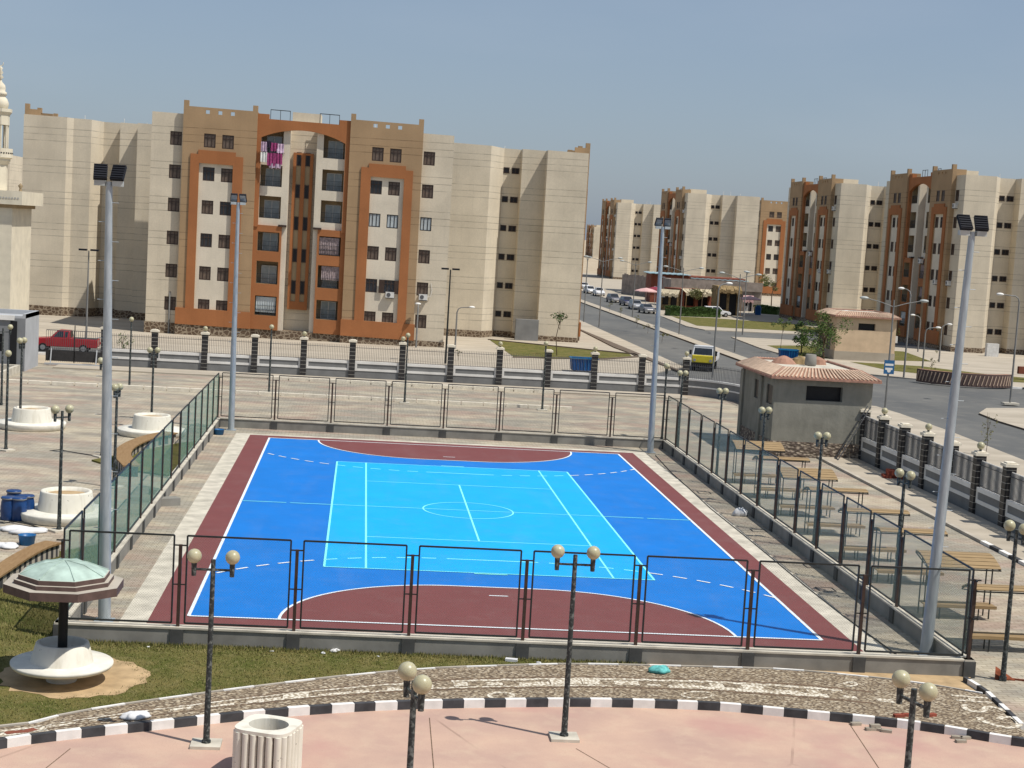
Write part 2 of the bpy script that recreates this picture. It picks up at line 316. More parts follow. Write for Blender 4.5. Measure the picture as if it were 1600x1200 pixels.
def inst(src, name, parent, loc, rz=0):
    o = bpy.data.objects.new(name, src); S.collection.objects.link(o); o.parent = parent; o.location = loc; o.rotation_euler = (0, 0, rz); return o
# ------------------------------------------------------------------ ground, roads, pavements
struct('ground', MB().sheet([(-2500, -300), (2500, -300), (2500, 5000), (-2500, 5000)], -.03, 'sand'))
struct('plaza_paving', MB().sheet([(-70, -21), (-16, -21), (-16, -33), (34, -33), (34, -12), (23.0, -12), (23, 54), (-70, 54)], 0, 'pavers'))
struct('foreground_paving', MB().sheet([(-60, -70), (60, -70), (60, -29), (12.2, -29), (11, -27.6), (5, -26.5), (0, -26.2), (-9, -29), (-17, -34.5), (-60, -40)], .004, 'plaza_pink'))
mb = MB()
for (a_, b_) in (((671, 1122), (678, 1205)), ((1325, 1128), (1376, 1205)), ((110, 1170), (60, 1210)), ((900, 1170), (960, 1205))):
    p, q = G(*a_), G(*b_); n_ = (q-p).normalized().cross(Vector((0, 0, 1)))*.011; mb.add([(*(p-n_)[:2], .008), (*(q-n_)[:2], .008), (*(q+n_)[:2], .008), (*(p+n_)[:2], .008)], [(0, 1, 2, 3)], 'pebbles_dark')
struct('paving_joint', mb)
# city ground beyond the park
mb = MB()
mb.prism([(-90, 68), (16, 68), (20.6, 72), (24.5, 80), (24.5, 430), (-90, 430)], -.02, .10, 'kerb_plain', 'sidewalk')
mb.prism([(32.3, 88.9), (33.8, 88.9), (34, 430), (32.5, 430)], -.02, .16, 'kerb_brown', 'sidewalk')
mb.prism([(40.3, 130.5), (39.4, 112), (40, 96), (41.2, 83), (44.9, 80), (50, 76.5), (62, 74), (140, 73), (140, 128), (60, 131)], -.02, .12, 'kerb_plain', 'sidewalk')
mb.prism([(40.6, 430), (40.2, 182), (38.7, 150), (39.8, 143.5), (52, 145), (140, 147), (140, 430)], -.02, .12, 'kerb_plain', 'sidewalk')
mb.prism([(42.6, 54.2), (40.4, 50), (39.9, 45), (40, 40), (41.5, 33), (50, 26), (80, 26), (80, 56), (50, 57.5)], -.02, .13, 'kerb_brown', 'sidewalk')
mb.prism([(23.3, 57), (24.6, 55.5), (33.2, 51.5), (33.5, 47), (33.5, 37), (33, 24), (32, -15), (23.3, -15)], -.02, .12, 'kerb_plain', 'sidewalk')
struct('pavement', mb)
struct('road', MB().sheet([(-90, 61), (16, 61), (20, 61.5), (24, 56), (33, 51), (33.2, 20), (32, -20), (140, -20), (140, 150), (41, 152), (41, 430), (24, 430), (24, 80), (20, 71), (-90, 69)], .005, 'asphalt'))
# black and white kerb of the back street
mb = MB()
for i in range(44):
    x = -33+i*1.15
    if x > 19: break
    mb.box(x, x+1.15, 60.7, 60.98, -.02, .16, 'kerb_white' if i % 2 else 'kerb_black')
for i in range(40):      # island and far corner kerbs
    x = 46+i*1.0; y = 75.9-1.7*min(1, (x-46)/16)
    mb.box(x, x+.98, y-.2, y+.05, -.02, .17, 'kerb_white' if i % 2 else 'kerb_black')
struct('street_kerb', mb)
# kerb line in the back of the plaza and raised strip
mb = MB()
for i in range(34):
    x = -40+i*1.45
    if x < 8.3: mb.box(x, x+1.38, 39.65, 39.95, 0, .20, 'cap_cream')
    if -12 < x < 17: mb.box(x, x+1.38, 50.05, 50.35, 0, .22, 'cap_cream')
mb.box(-26, 19, 50.35, 53.4, 0, .10, 'sidewalk')
struct('plaza_kerb', mb)
# lawns of the building corner, the islands
mb = MB()
mb.sheet([(8.6, 101.9), (14, 97.5), (21.5, 91.8), (21.3, 89), (17.5, 84), (13, 81), (9.2, 80.5)], .125, 'grass_sheet')
mb.sheet([(41.6, 176), (40.6, 152.5), (45, 151), (60, 152), (60, 172), (48, 177)], .135, 'grass_sheet')
mb.sheet([(41.4, 117), (41.0, 102), (43, 100), (56, 104), (58, 119), (46, 120)], .135, 'grass_sheet')
mb.sheet([(45, 97), (46, 88), (52, 82), (60, 80.5), (66, 82), (56, 90), (52, 96)], .135, 'grass_sheet')
tag(mb.build('lawn'), kind='structure')
mb = MB(); mb.prism([(9, 80.3), (17.8, 83.8), (21.7, 89), (21.7, 92), (8.4, 102.2), (8.5, 102.4), (22.1, 92.2), (22.1, 88.8), (18, 83.4), (9, 80.0)], .10, .2, 'kerb_brown')
mb.prism([(21.2, 100), (23.0, 72), (23.2, 72), (21.5, 130), (21.3, 130)], .1, .2, 'kerb_brown')
struct('lawn_kerb', mb)
# ------------------------------------------------------------------ court
def rect(x, y): return [(-x, -y), (x, -y), (x, y), (-x, y)]
struct('court_apron', MB().sheet([(-10.9, -21.9), (10.75, -21.9), (10.75, 20.6), (-10.9, 20.6)], .006, 'concrete_light'))
struct('court_surround', MB().sheet([(-10.15, -20.15), (10.0, -20.3), (10.0, 20.0), (-10.15, 20.15)], .010, 'court_maroon'))
WX, WY = 9.1, 19.2
struct('court_field', MB().sheet(rect(WX, WY), .014, 'court_blue'))
def dpoly(sgn, c_, R0, n=28, clip=None):
    pts = [(c_+R0*math.cos(t), R0*math.sin(t)) for t in [i*math.pi/2/n for i in range(n+1)]]
    pts += [(-x, y) for x, y in pts[::-1]]
    return [(x, sgn*(WY-y)) for x, y in pts]
mb = MB(); mb.sheet(dpoly(1, 1.35, 5.22), .018, 'court_maroon'); mb.sheet(dpoly(-1, 1.35, 5.22), .018, 'court_maroon'); struct('goal_area', mb)
TX, TY = 5.485, 11.885
struct('court_inner', MB().sheet(rect(TX, TY), .022, 'court_light'))
mb = MB(); zl = .026
def line(p, q, w, m, z=None):
    p = Vector((*p, 0)); q = Vector((*q, 0)); d = (q-p).normalized(); n_ = Vector((-d.y, d.x, 0))*w/2
    mb.add([tuple(a_+Vector((0, 0, z or zl))) for a_ in (p-n_, q-n_, q+n_, p+n_)], [(0, 1, 2, 3)], m)
def loop(pts, w, m, z=None, closed=False):
    n = len(pts); P_ = [Vector((*p, 0)) for p in pts]; L = []; Rr = []
    for i in range(n):
        a_ = P_[(i-1) % n] if closed else P_[max(i-1, 0)]; b_ = P_[(i+1) % n] if closed else P_[min(i+1, n-1)]
        d = (b_-a_).normalized(); q = Vector((-d.y, d.x, 0))*w/2
        L.append((*(P_[i]+q)[:2], z or zl)); Rr.append((*(P_[i]-q)[:2], z or zl))
    mb.add(L+Rr, [(n+i, n+(i+1) % n, (i+1) % n, i) for i in range(n if closed else n-1)], m)
for s_ in (-1, 1):
    line((s_*WX, -WY), (s_*WX, WY), .10, 'line_white'); line((-WX, s_*WY), (WX, s_*WY), .10, 'line_white', .027)
    loop(dpoly(s_, 1.35, 5.22), .085, 'line_white', .028)
    line((-.3, s_*15.15), (.3, s_*15.15), .08, 'line_white')
    # dashed free throw line
    arc = []; c_, R0 = 1.35, 9.4
    t0 = math.acos((WX-c_)/R0); nseg = 200
    for i in range(nseg+1):
        t = t0+(math.pi/2-t0)*i/nseg; arc.append((c_+R0*math.cos(t), s_*(WY-R0*math.sin(t))))
    arc += [(-x, y) for x, y in arc[::-1]]
    acc = 0; cur = [arc[0]]; on = True
    for p, q in zip(arc, arc[1:]):
        acc += math.dist(p, q); cur.append(q)
        if acc > (.50 if on else .36):
            if on: loop(cur, .10, 'line_cyan' if abs(cur[0][0]) < TX else 'line_white', .030)
            cur = [q]; acc = 0; on = not on
    line((s_*TX, -TY), (s_*TX, TY), .075, 'line_cyan', .027); line((-TX, s_*TY), (TX, s_*TY), .07, 'line_cyan', .028)
    line((s_*4.115, -TY), (s_*4.115, TY), .07, 'line_cyan', .027); line((-4.115, s_*6.4), (4.115, s_*6.4), .06, 'line_cyan', .028)
    line((-.55, s_*(TY+.14)), (.55, s_*(TY+.14)), .09, 'line_cyan', .029)
    line((s_*TX, 0), (s_*7.15, 0), .07, 'line_cyan'); line((s_*7.3, 0), (s_*WX, 0), .07, 'line_cyan')
line((0, -6.4), (0, 6.4), .07, 'line_cyan', .029); line((-TX, 0), (TX, 0), .06, 'line_cyan', .030)
loop([(1.82*math.cos(t), 1.82*math.sin(t)) for t in [i*2*math.pi/64 for i in range(64)]], .06, 'line_cyan', .031, True)
struct('court_lines', mb)
# ------------------------------------------------------------------ court fence
def fence(name, p0, p1, nb, meshm, label, open_bays=(), frame='fence_black', wallh=.5):
    """low wall with a top ledge, dark pilasters, steel posts and framed wire panels"""
    a_ = Vector((*p0, 0)); b_ = Vector((*p1, 0)); L = (b_-a_).length; rz = math.atan2(b_.y-a_.y, b_.x-a_.x)
    t = thing(name, a_, rz, label, 'fence', 'fences round the sports court')
    w = MB()
    w.box(-.12, L+.12, -.11, .11, 0, wallh-.05, 'concrete_grey'); w.box(-.15, L+.15, -.14, .14, wallh-.05, wallh, 'concrete_light')
    w.build('low_wall', t)
    for zz_ in (): pass
    pil = MB().box(-.17, .17, -.16, .16, 0, wallh-.052, 'concrete_dark')
    post = MB().bar((0, 0, wallh), (0, 0, 2.68), .085, 'fence_rust'); post.bar((-.17, 0, 2.66), (.17, 0, 2.66), .035, frame); post.bar((-.17, 0, 1.62), (.17, 0, 1.62), .03, frame)
    P1 = pil.build('pilaster', t); P2 = post.build('post', t)
    for i in range(1, nb+1): inst(P1.data, 'pilaster', t, (L*i/nb, 0, 0)); inst(P2.data, 'post', t, (L*i/nb, 0, 0))
    bw = L/nb-.34; fr = MB()
    for z in (wallh+.09, 2.92): fr.bar((0, 0, z), (bw, 0, z), .045, frame)
    for x in (0, bw): fr.bar((x, 0, wallh+.09), (x, 0, 2.92), .045, frame)
    me = MB().add([(0, 0, wallh+.09), (bw, 0, wallh+.09), (bw, 0, 2.92), (0, 0, 2.92)], [(0, 1, 2, 3)], meshm)
    f0 = fr.build('panel_frame', t, (.17, 0, 0)); m0 = me.build('wire_panel', f0)
    for i in range(1, nb):
        f = inst(f0.data, 'panel_frame', t, (L*i/nb+.17, 0, 0))
        if i not in open_bays: inst(m0.data, 'wire_panel', f, (0, 0, 0))
    return t
XL, XR, YN, YF = -12.1, 12.15, -22.25, 22.75
fence('court_fence', (XL, YN), (XR, YN-.3), 8, 'wire_mesh', 'black wire court fence on a low grey wall beside the front lawn')
fence('court_fence', (XL, YF+.15), (XR, YF-.35), 8, 'wire_mesh', 'black wire court fence on a low wall at the far end of the court')
fence('court_fence', (XL, YN), (XL, YF), 15, 'wire_mesh_dense', 'green meshed court fence on the left side beside the white round planters', open_bays=(8,))
fence('court_fence', (XR, YN-.3), (XR, YF-.35), 15, 'wire_mesh_pale', 'pale green meshed court fence on the right side beside the wooden benches')
mb = MB()
for q in ((1100, 770), (1185, 829), (1270, 885), (1290, 921)):
    p = G(*q); d_ = .28
    for a_, b_ in (((-d_, -d_), (d_, -d_)), ((d_, -d_), (d_, d_)), ((d_, d_), (-d_, d_)), ((-d_, d_), (-d_, -d_))): line((p.x+a_[0], p.y+a_[1]), (p.x+b_[0], p.y+b_[1]), .05, 'pier_black', .012)
struct('paving_recess', mb)
# ------------------------------------------------------------------ floodlight masts
def mast(base, lean, face, label):
    t = thing('floodlight_mast', base, 0, label, 'light mast', 'floodlight masts at the court corners')
    H = 12.0; p = MB(); dx = lean
    p.tube([(0, 0, 0), (dx*.5, 0, H*.5), (dx, 0, H)], [.175, .135, .09], 'galvanised', 10, True, True)
    p.box(-.26, .26, -.26, .26, 0, .03, 'galvanised')
    for i in range(18):
        z = 2.6+i*.52; s_ = 1 if i % 2 else -1; x = dx*z/H; r = .175-.085*z/H
        p.tube([(x, 0, z), (x+s_*(r+.17), 0, z)], .010, 'galvanised', 5)
    p.build('pole', t)
    b = MB(); b.bar((dx-.34, 0, H-.05), (dx+.34, 0, H-.05), .07, 'bracket'); b.box(dx-.38, dx-.1, -.12, .08, H-.12, H+.02, 'bracket'); b.box(dx+.1, dx+.38, -.12, .08, H-.12, H+.02, 'bracket'); b.build('crossarm', t)
    for s_ in (-1, 1):
        h = MB(); h.box(-.18, .18, -.05, .05, -.24, .24, 'floodlight_body')
        for j in range(6): h.box(-.165, .165, -.075, -.052, -.21+j*.08, -.185+j*.08, 'floodlight_body')
        h.box(-.155, .155, .052, .056, -.2, .2, 'floodlight_lens')
        o = h.build('floodlight', t, (dx+s_*.235, 0, H+.24)); o.rotation_euler = (R_(-38), 0, 0) if face > 0 else (R_(-38), 0, math.pi)
        o.rotation_euler[2] = (0 if face > 0 else math.pi)+s_*-.12
        if face < 0: o.rotation_euler[0] = R_(-38)
    return t
mast(G(163, 970), -.25, 1, 'tall grey floodlight mast at the near left court corner by the green fence')
mast(G(1446, 1022), .28, 1, 'tall grey floodlight mast at the near right court corner with two black lamp heads')
mast(G(361, 672), -.1, -1, 'slim grey floodlight mast at the far left court corner in front of the orange facade')
mast(G(1016, 707), -.15, -1, 'slim grey floodlight mast at the far right court corner in front of the road')
# ------------------------------------------------------------------ globe lamps
def globe_lamp(name, base, H, ang, label, n=2, arm=.4, thick=1., plate=True):
    t = thing(name, base, ang, label, 'street lamp', 'globe lamps of the park')
    p = MB(); p.tube([(0, 0, 0), (0, 0, H*.35), (0, 0, H)], [.075*thick, .062*thick, .05*thick], 'lamp_post', 10); p.tube([(0, 0, 0), (0, 0, .12)], .1, 'lamp_post', 10)
    p.build('pole', t)
    if plate: MB().box(-.32, .32, -.3, .3, 0, .07, 'concrete_light').build('base_slab', t)
    r = .155
    if n == 2:
        b = MB(); b.bar((-arm, 0, H-.22), (arm, 0, H-.22), .045, 'lamp_post'); b.build('arm', t)
        for s_ in (-1, 1):
            MB().tube([(s_*arm, 0, H-.36), (s_*arm, 0, H-.08)], [.05, .06], 'lamp_post', 10).build('holder', t)
            MB().ball((s_*arm, 0, H+.06), r, 'globe', 20, 12).build('globe', t)
    else:
        MB().tube([(0, 0, H-.02), (0, 0, H+.08)], [.05, .06], 'lamp_post', 10).build('holder', t)
        MB().ball((0, 0, H+.2), r, 'globe', 20, 12).build('globe', t)
    return t
def lamp_at(base, top, ang, label, **kw):
    b = G(*base); H = TOP(b, *top)-(.06 if kw.get('n', 2) == 2 else .2); return globe_lamp('globe_lamp', b, H, ang, label, **kw)
def lamp_by_top(top, ang, label, z=4.2, **kw):
    g = G(top[0], top[1], z); return globe_lamp('globe_lamp', (g.x, g.y, 0), z-.06, ang, label, **kw)
lamp_at((322, 1165), (349, 864), 0, 'black twin globe lamp on the pink paving beside the white litter bin')
lamp_at((881, 1154), (906, 857), 0, 'black twin globe lamp whose shadow falls across the pink paving near the middle')
lamp_by_top((648, 1059), R_(106), 'nearest twin globe lamp in the middle foreground, its base below the photo edge', arm=.38, z=4.2)
lamp_by_top((1429, 1071), R_(106), 'nearest twin globe lamp at the right foreground beside loose bricks on the kerb', arm=.38)
lamp_at((92, 830), (99, 637), R_(42), 'twin globe lamp between the blue drums and the large near round planter', arm=.28)
lamp_at((9, 704), (19, 551), R_(60), 'globe lamp at the left photo edge standing left of the white round planter', n=1)
lamp_at((31, 668), (40, 531), R_(70), 'twin globe lamp in front of the far left white round planter', arm=.2)
lamp_at((2, 633), (8, 510), R_(30), 'twin globe lamp in front of the grey gatehouse at the photo edge', plate=False)
lamp_at((159, 714), (164, 562), R_(40), 'twin globe lamp just left of the near left floodlight mast', arm=.2)
lamp_at((178, 762), (183, 603), R_(70), 'twin globe lamp just behind the near left floodlight mast', arm=.2)
lamp_at((202, 605), (205, 498), 0, 'single globe lamp near the back wall between two piers left of the court', n=1)
lamp_at((236, 670), (244, 546), R_(15), 'twin globe lamp in front of the white round planter next to the left fence', arm=.2)
lamp_at((420, 617), (425, 510), 0, 'single globe lamp on the back plaza left of the middle', n=1)
lamp_at((632, 630), (637, 523), 0, 'single globe lamp on the back plaza behind the middle of the far fence', n=1)
lamp_at((847, 641), (852, 536), 0, 'single globe lamp on the back plaza right of the middle', n=1)
for top, an, lb in [((1042, 572), 90, 'first globe lamp of the right row, beside the far right court corner'), ((1067, 583), 20, 'second globe lamp of the right row, below the yellow truck'),
                    ((1129, 611), 20, 'third globe lamp of the right row, left of the grey shed'), ((1196, 641), 20, 'fourth globe lamp of the right row, in front of the grey shed corner'),
                    ((1285, 681), 5, 'fifth globe lamp of the right row, in front of the grey shed wall'), ((1414, 741), 112, 'sixth globe lamp of the right row, beside the red bricks and the pier wall'),
                    ((1589, 824), 112, 'seventh and nearest globe lamp of the right row at the photo edge')]:
    lamp_by_top(top, R_(an), lb, arm=.27 if an > 100 else .18, plate=False)
# ------------------------------------------------------------------ boundary wall
def bwall(pts, nper, label, globes, slats=False):
    """pts: polyline of pier positions"""
    t = thing('boundary_wall', (0, 0, 0), 0, label, 'wall')
    w = MB(); rl = MB()
    for (x0, y0), (x1, y1) in zip(pts, pts[1:]):
        a_ = Vector((x0, y0, 0)); b_ = Vector((x1, y1, 0)); L = (b_-a_).length; X = Matrix.Translation(a_) @ Matrix.Rotation(math.atan2(y1-y0, x1-x0), 4, 'Z')
        w.X = X; rl.X = X
        w.box(0, L, -.09, .09, 0, .62, 'wall_grey'); w.box(0, L, -.08, .08, .62, 1.22, 'wall_grey')
        for z0_, z1_ in ((.57, .74), (1.08, 1.27)): w.box(.2, L-.2, -.12, .12, z0_, z1_, 'wall_white')
        for x_ in (.22, L-.34): w.box(x_, x_+.16, -.118, .118, .74, 1.08, 'wall_white')
        for z in (1.32, 2.25): rl.bar((.2, 0, z), (L-.2, 0, z), .03, 'rail_grey')
        n_ = int((L-.4)/.125)
        if slats:
            for j in range(int((L-.4)/.11)): rl.box(.22+j*.11, .22+j*.11+.07, .02, .05, 1.3, 2.45, 'wall_white')  # pale slats, whitened further: light passing through is put into the colour
        for j in range(n_+1): rl.bar((.22+j*(L-.44)/n_, 0, 1.28), (.22+j*(L-.44)/n_, 0, 2.42), .022, 'rail_grey')
    w.X = Matrix.Identity(4); w.build('wall', t); rl.build('railing', t)
    pr = MB(); pr.box(-.22, .22, -.22, .22, 0, 2.65, 'pier_black')
    for j in range(9): pr.box(-.225, .225, -.225, .225, .27+j*.28, .287+j*.28, 'pier_joint')
    pr.box(-.30, .30, -.30, .30, 2.65, 2.78, 'cap_cream'); pr.box(-.2, .2, -.2, .2, 2.78, 2.84, 'cap_cream')
    p0 = None
    gl = MB(); gl.tube([(0, 0, 2.84), (0, 0, 2.95)], .06, 'lamp_post', 8); gl.ball((0, 0, 3.08), .17, 'globe', 16, 10); gd = None
    for i, p in enumerate(pts):
        if p0 is None: p0 = pr.build('pier', t, (*p, 0)); o = p0
        else: o = inst(p0.data, 'pier', t, (*p, 0))
        if i in globes:
            if gd is None: g = gl.build('globe', o); gd = g.data
            else: inst(gd, 'globe', o, (0, 0, 0))
    return t
bp = [(-23.1, 54.2), (-19.5, 54.2), (-15.9, 54.2), (-12.3, 54.2), (-8.75, 54.2), (-5.2, 54.2), (-1.55, 54.2), (2.0, 54.2), (5.6, 54.2), (9.2, 54.2), (12.65, 54.2), (16.2, 54.2), (19.45, 54.0)]
bwall(bp, 1, 'grey and white park wall with black striped piers and railings, along the back street', (0, 2, 4, 6, 8, 10, 12))
bp2 = [(19.9, 53.95), (22.6, 50.8), (23.2, 46.5)]
t = thing('boundary_wall', (0, 0, 0), 0, 'curved grey and white wall end turning the park corner behind the grey shed', 'wall')
w = MB(); cv = [(19.7, 53.9), (20.9, 53.3), (21.9, 52.3), (22.6, 51), (23.0, 49.5), (23.1, 46), (23.1, 28.6)]
for (x0, y0), (x1, y1) in zip(cv, cv[1:]):
    a_ = Vector((x0, y0, 0)); L = math.dist((x0, y0), (x1, y1)); w.X = Matrix.Translation(a_) @ Matrix.Rotation(math.atan2(y1-y0, x1-x0), 4, 'Z')
    w.box(0, L, -.09, .09, 0, 1.22, 'wall_grey'); w.box(0, L, -.12, .12, .62, .72, 'wall_white'); w.box(0, L, -.12, .12, 1.12, 1.25, 'wall_white')
    n_ = max(1, int(L/.14))
    for j in range(n_): w.bar((j*L/n_, 0, 1.2), (j*L/n_, 0, 2.35), .022, 'rail_grey')
    w.bar((0, 0, 2.2), (L, 0, 2.2), .03, 'rail_grey')
w.X = Matrix.Identity(4); w.build('wall', t)
rp = [(22.85, 21.6-3.35*i) for i in range(14)]
bwall(rp, 1, 'park wall with black striped piers and white slats to the right of the benches', (1, 3, 5, 7), True)
# white slatted infill behind the right wall railing
mb = MB()
# pavement edge along the right wall and its kerb
mb = MB()
for i in range(46):
    y = 21.5-i*.95; mb.box(20.35, 20.55, y-.95, y-.02, 0, .12, 'kerb_white' if (i % 2 and i > 24) else ('kerb_black' if i > 24 else 'kerb_plain'))
mb.box(20.55, 22.6, -23, 21.5, 0, .10, 'sidewalk')
struct('side_kerb', mb)
# ------------------------------------------------------------------ lawn and mosaic band
def spl(pts, n=12):
    out = []
    for i in range(len(pts)-1):
        p0_, p1_, p2_, p3_ = (Vector((*pts[max(i-1, 0)], 0)), Vector((*pts[i], 0)), Vector((*pts[i+1], 0)), Vector((*pts[min(i+2, len(pts)-1)], 0)))
        for j in range(n):
            t = j/n; q = .5*((2*p1_)+(p2_-p0_)*t+(2*p0_-5*p1_+4*p2_-p3_)*t*t+(3*p1_-p0_-3*p2_+p3_)*t**3); out.append((q.x, q.y))
    out.append(tuple(pts[-1])); return out
ZB = .13
outer = spl([(-17.5, -35.2)]+[G2(*q) for q in [(0, 1171), (100, 1157), (200, 1146), (440, 1121), (640, 1109), (900, 1105), (1100, 1110), (1200, 1118), (1430, 1141), (1600, 1168)]]+[(14.5, -29.5)])
inner = spl([(-17.5, -32.2)]+[G2(*q, ZB) for q in [(0, 1136), (100, 1117), (200, 1100), (440, 1068), (640, 1047), (800, 1040), (900, 1038), (1100, 1042), (1250, 1048), (1440, 1068), (1600, 1094)]]+[(14.5, -25.0)])
def cut(poly, f): return [p for p in poly if f(p)]
edge_r = [G2(1510, 1058, ZB), G2(1545, 1080, ZB), G2(1600, 1132, ZB)]
xr = lambda y: edge_r[0][0]+(y-edge_r[0][1])*(edge_r[2][0]-edge_r[0][0])/(edge_r[2][1]-edge_r[0][1])
o2 = [p for p in outer if p[0] < xr(p[1])-.05]; i2 = [p for p in inner if p[0] < xr(p[1])-.05]
struct('mosaic_band', MB().prism([(x, y+.07) for x, y in o2]+[(x, y-.03) for x, y in i2[::-1]], 0, ZB, 'pebbles'))
def ribbon_band(mbx, t0, t1, m, z, x0=-99, x1=99):
    n_ = 90; L = []; Rr = []
    def samp(pl, x):
        for a_, b_ in zip(pl, pl[1:]):
            if a_[0] <= x <= b_[0]: return a_[1]+(b_[1]-a_[1])*(x-a_[0])/(b_[0]-a_[0])
        return None
    xs = [x0+(x1-x0)*i/n_ for i in range(n_+1)]
    for x in xs:
        ya = samp(outer, x); yb = samp(inner, x)
        if ya is None or yb is None: continue
        j0 = rnd.uniform(-.012, .012); L.append((x, ya+(yb-ya)*(t0+j0), z)); Rr.append((x, ya+(yb-ya)*(t1+j0), z))
    n = len(L); mbx.add(L+Rr, [(i, i+1, n+i+1, n+i) for i in range(n-1)], m)
mb = MB()
ribbon_band(mb, .36, .39, 'pebbles_dark', ZB+.004, -12, 8.5); ribbon_band(mb, .63, .66, 'pebbles_dark', ZB+.004, -12, 8.8)
for i in range(26):
    x = -11.8+i*.82; ribbon_band(mb, .41+rnd.random()*.05, .46+rnd.random()*.14, 'pebbles_white', ZB+.005, x, x+.3+rnd.random()*.5)
ribbon_band(mb, .575, .62, 'pebbles_white', ZB+.006, -12, -3); ribbon_band(mb, .575, .62, 'pebbles_white', ZB+.006, -2, 8.0); ribbon_band(mb, .40, .43, 'pebbles_white', ZB+.006, -7, 2)
ribbon_band(mb, .40, .47, 'pebbles_white', ZB+.006, 3.5, 7.5)
def mline(px, w, m, closed=False, z=ZB+.008):
    pts = [G2(*q, ZB) for q in px]; loop(pts, w, m, z, closed)
ell = lambda cx_, cy_, rx, ry: [(cx_+rx*math.cos(t), cy_+ry*math.sin(t)) for t in [i*math.pi/9 for i in range(18)]]
mline(ell(783, 1087, 19, 5), .10, 'pebbles_white', True); mline(ell(1329, 1069, 9, 3.2), .09, 'pebbles_white', True); mline(ell(1090, 1086, 24, 5), .08, 'pebbles_white', True)
mb.sheet([G2(-10, 1160, ZB), G2(80, 1145, ZB), G2(66, 1133, ZB), G2(-10, 1143, ZB)], ZB+.004, 'pebbles_white'); mline([(8, 1146), (22, 1144), (40, 1143), (55, 1139)], .2, 'shed_rust')
# letters of white pebbles at the right end
mline([(1487, 1087), (1543, 1091)], .13, 'pebbles_white'); mline([(1494, 1094), (1550, 1098)], .13, 'pebbles_white'); mline([(1516, 1089), (1520, 1096)], .16, 'pebbles_white', z=ZB+.009)
mline(spl([(1508, 1101), (1506, 1105), (1514, 1110), (1527, 1112), (1537, 1111), (1540, 1106), (1550, 1105), (1563, 1108), (1573, 1113)], 4), .15, 'pebbles_white')
mline(spl([(1531, 1121), (1533, 1125), (1545, 1130), (1562, 1135), (1580, 1137), (1592, 1133), (1590, 1126), (1578, 1121), (1564, 1121), (1562, 1125)], 4), .17, 'pebbles_white')
struct('mosaic_pattern', mb)
def kerbrun(mbx, pl, seg, h, w, cols, skip=0, phase=0):
    acc = 0; k_ = phase; start = pl[0]; cur = [start]
    pts = []; d = 0
    for a_, b_ in zip(pl, pl[1:]):
        L = math.dist(a_, b_); m_ = max(1, int(L/.05))
        for j in range(m_): pts.append((a_[0]+(b_[0]-a_[0])*j/m_, a_[1]+(b_[1]-a_[1])*j/m_))
    i = 0
    while i < len(pts)-2:
        j = i; acc = 0
        while j < len(pts)-1 and acc < seg: acc += math.dist(pts[j], pts[j+1]); j += 1
        a_, b_ = Vector((*pts[i], 0)), Vector((*pts[j], 0)); dv = (b_-a_).normalized(); nn_ = Vector((-dv.y, dv.x, 0)); b2 = b_-dv*.008
        jh = h+rnd.uniform(-.004, .004); jo = nn_*rnd.uniform(-.006, .006)
        mbx.prism([tuple((a_+jo)[:2]), tuple((b2+jo)[:2]), tuple((b2+jo+nn_*w)[:2]), tuple((a_+jo+nn_*w)[:2])], 0, jh, cols[k_ % len(cols)]); k_ += 1; i = j
mb = MB(); kerbrun(mb, o2, .5, .20, .15, ['kerb_white', 'kerb_black']); 
kerbrun(mb, i2, .8, .15, .07, ['kerb_white', 'kerb_plain']); kerbrun(mb, edge_r[::-1]+[], .55, .16, .12, ['kerb_white', 'kerb_black'])
struct('path_kerb', mb)
lawn_poly = [p for p in i2 if p[0] < 3.4]+[(3.4, -22.4), (XL-.14, -22.3), (XL-.14, -8.8), G2(60, 868), G2(0, 905), (-19, -17.5), (-19, -33)]
struct('lawn', MB().prism(lawn_poly, -.02, .03, 'grass_sheet'))
struct('dirt_strip', MB().sheet([p for p in i2 if p[0] > 3.3]+[edge_r[0], (12.3, -22.6), (3.3, -22.4)], .03, 'soil'))
dp = []; g0 = G(100, 1052, .1)
for i in range(40):
    t = i*math.pi/20; r = 1.75+rnd.uniform(-.14, .14)+.25*math.cos(t); dp.append((g0.x+r*math.cos(t), g0.y+r*math.sin(t)))
struct('dirt_patch', MB().sheet(dp, .036, 'soil'))
struct('lawn', MB().prism([(-16.4, 8.6), (-13.2, 15.5), (XL-.2, 16.5), (XL-.2, 5.2), (-14.6, 6.3)], 0, .08, 'grass_sheet'))
# grass blades
mb = MB(); vs = []; fs = []
from mathutils.geometry import tessellate_polygon
def inside(p, poly):
    c_ = False; n = len(poly); j = n-1
    for i in range(n):
        if ((poly[i][1] > p[1]) != (poly[j][1] > p[1])) and (p[0] < (poly[j][0]-poly[i][0])*(p[1]-poly[i][1])/(poly[j][1]-poly[i][1])+poly[i][0]): c_ = not c_
        j = i
    return c_
cnt = 0
while cnt < 52000:
    x, y = rnd.uniform(-18.5, 3.4), rnd.uniform(-32.5, -9)
    if cnt % 9 == 0: y = -22.42-rnd.random()**2*.8; x = rnd.uniform(-11.8, 3.3)
    if not inside((x, y), lawn_poly): continue
    if math.dist((x, y), (g0.x, g0.y)) < 1.6+rnd.random()*.5: continue
    h = rnd.uniform(.015, .05)*(2.2 if y > -22.8 else 1); a_ = rnd.uniform(0, 6.28); w_ = .012; dx, dy = math.cos(a_)*w_, math.sin(a_)*w_; lx, ly = rnd.uniform(-.04, .04), rnd.uniform(-.04, .04)
    b = len(vs); vs += [(x-dx, y-dy, .03), (x+dx, y+dy, .03), (x+lx, y+ly, .03+h)]; fs.append((b, b+1, b+2)); cnt += 1
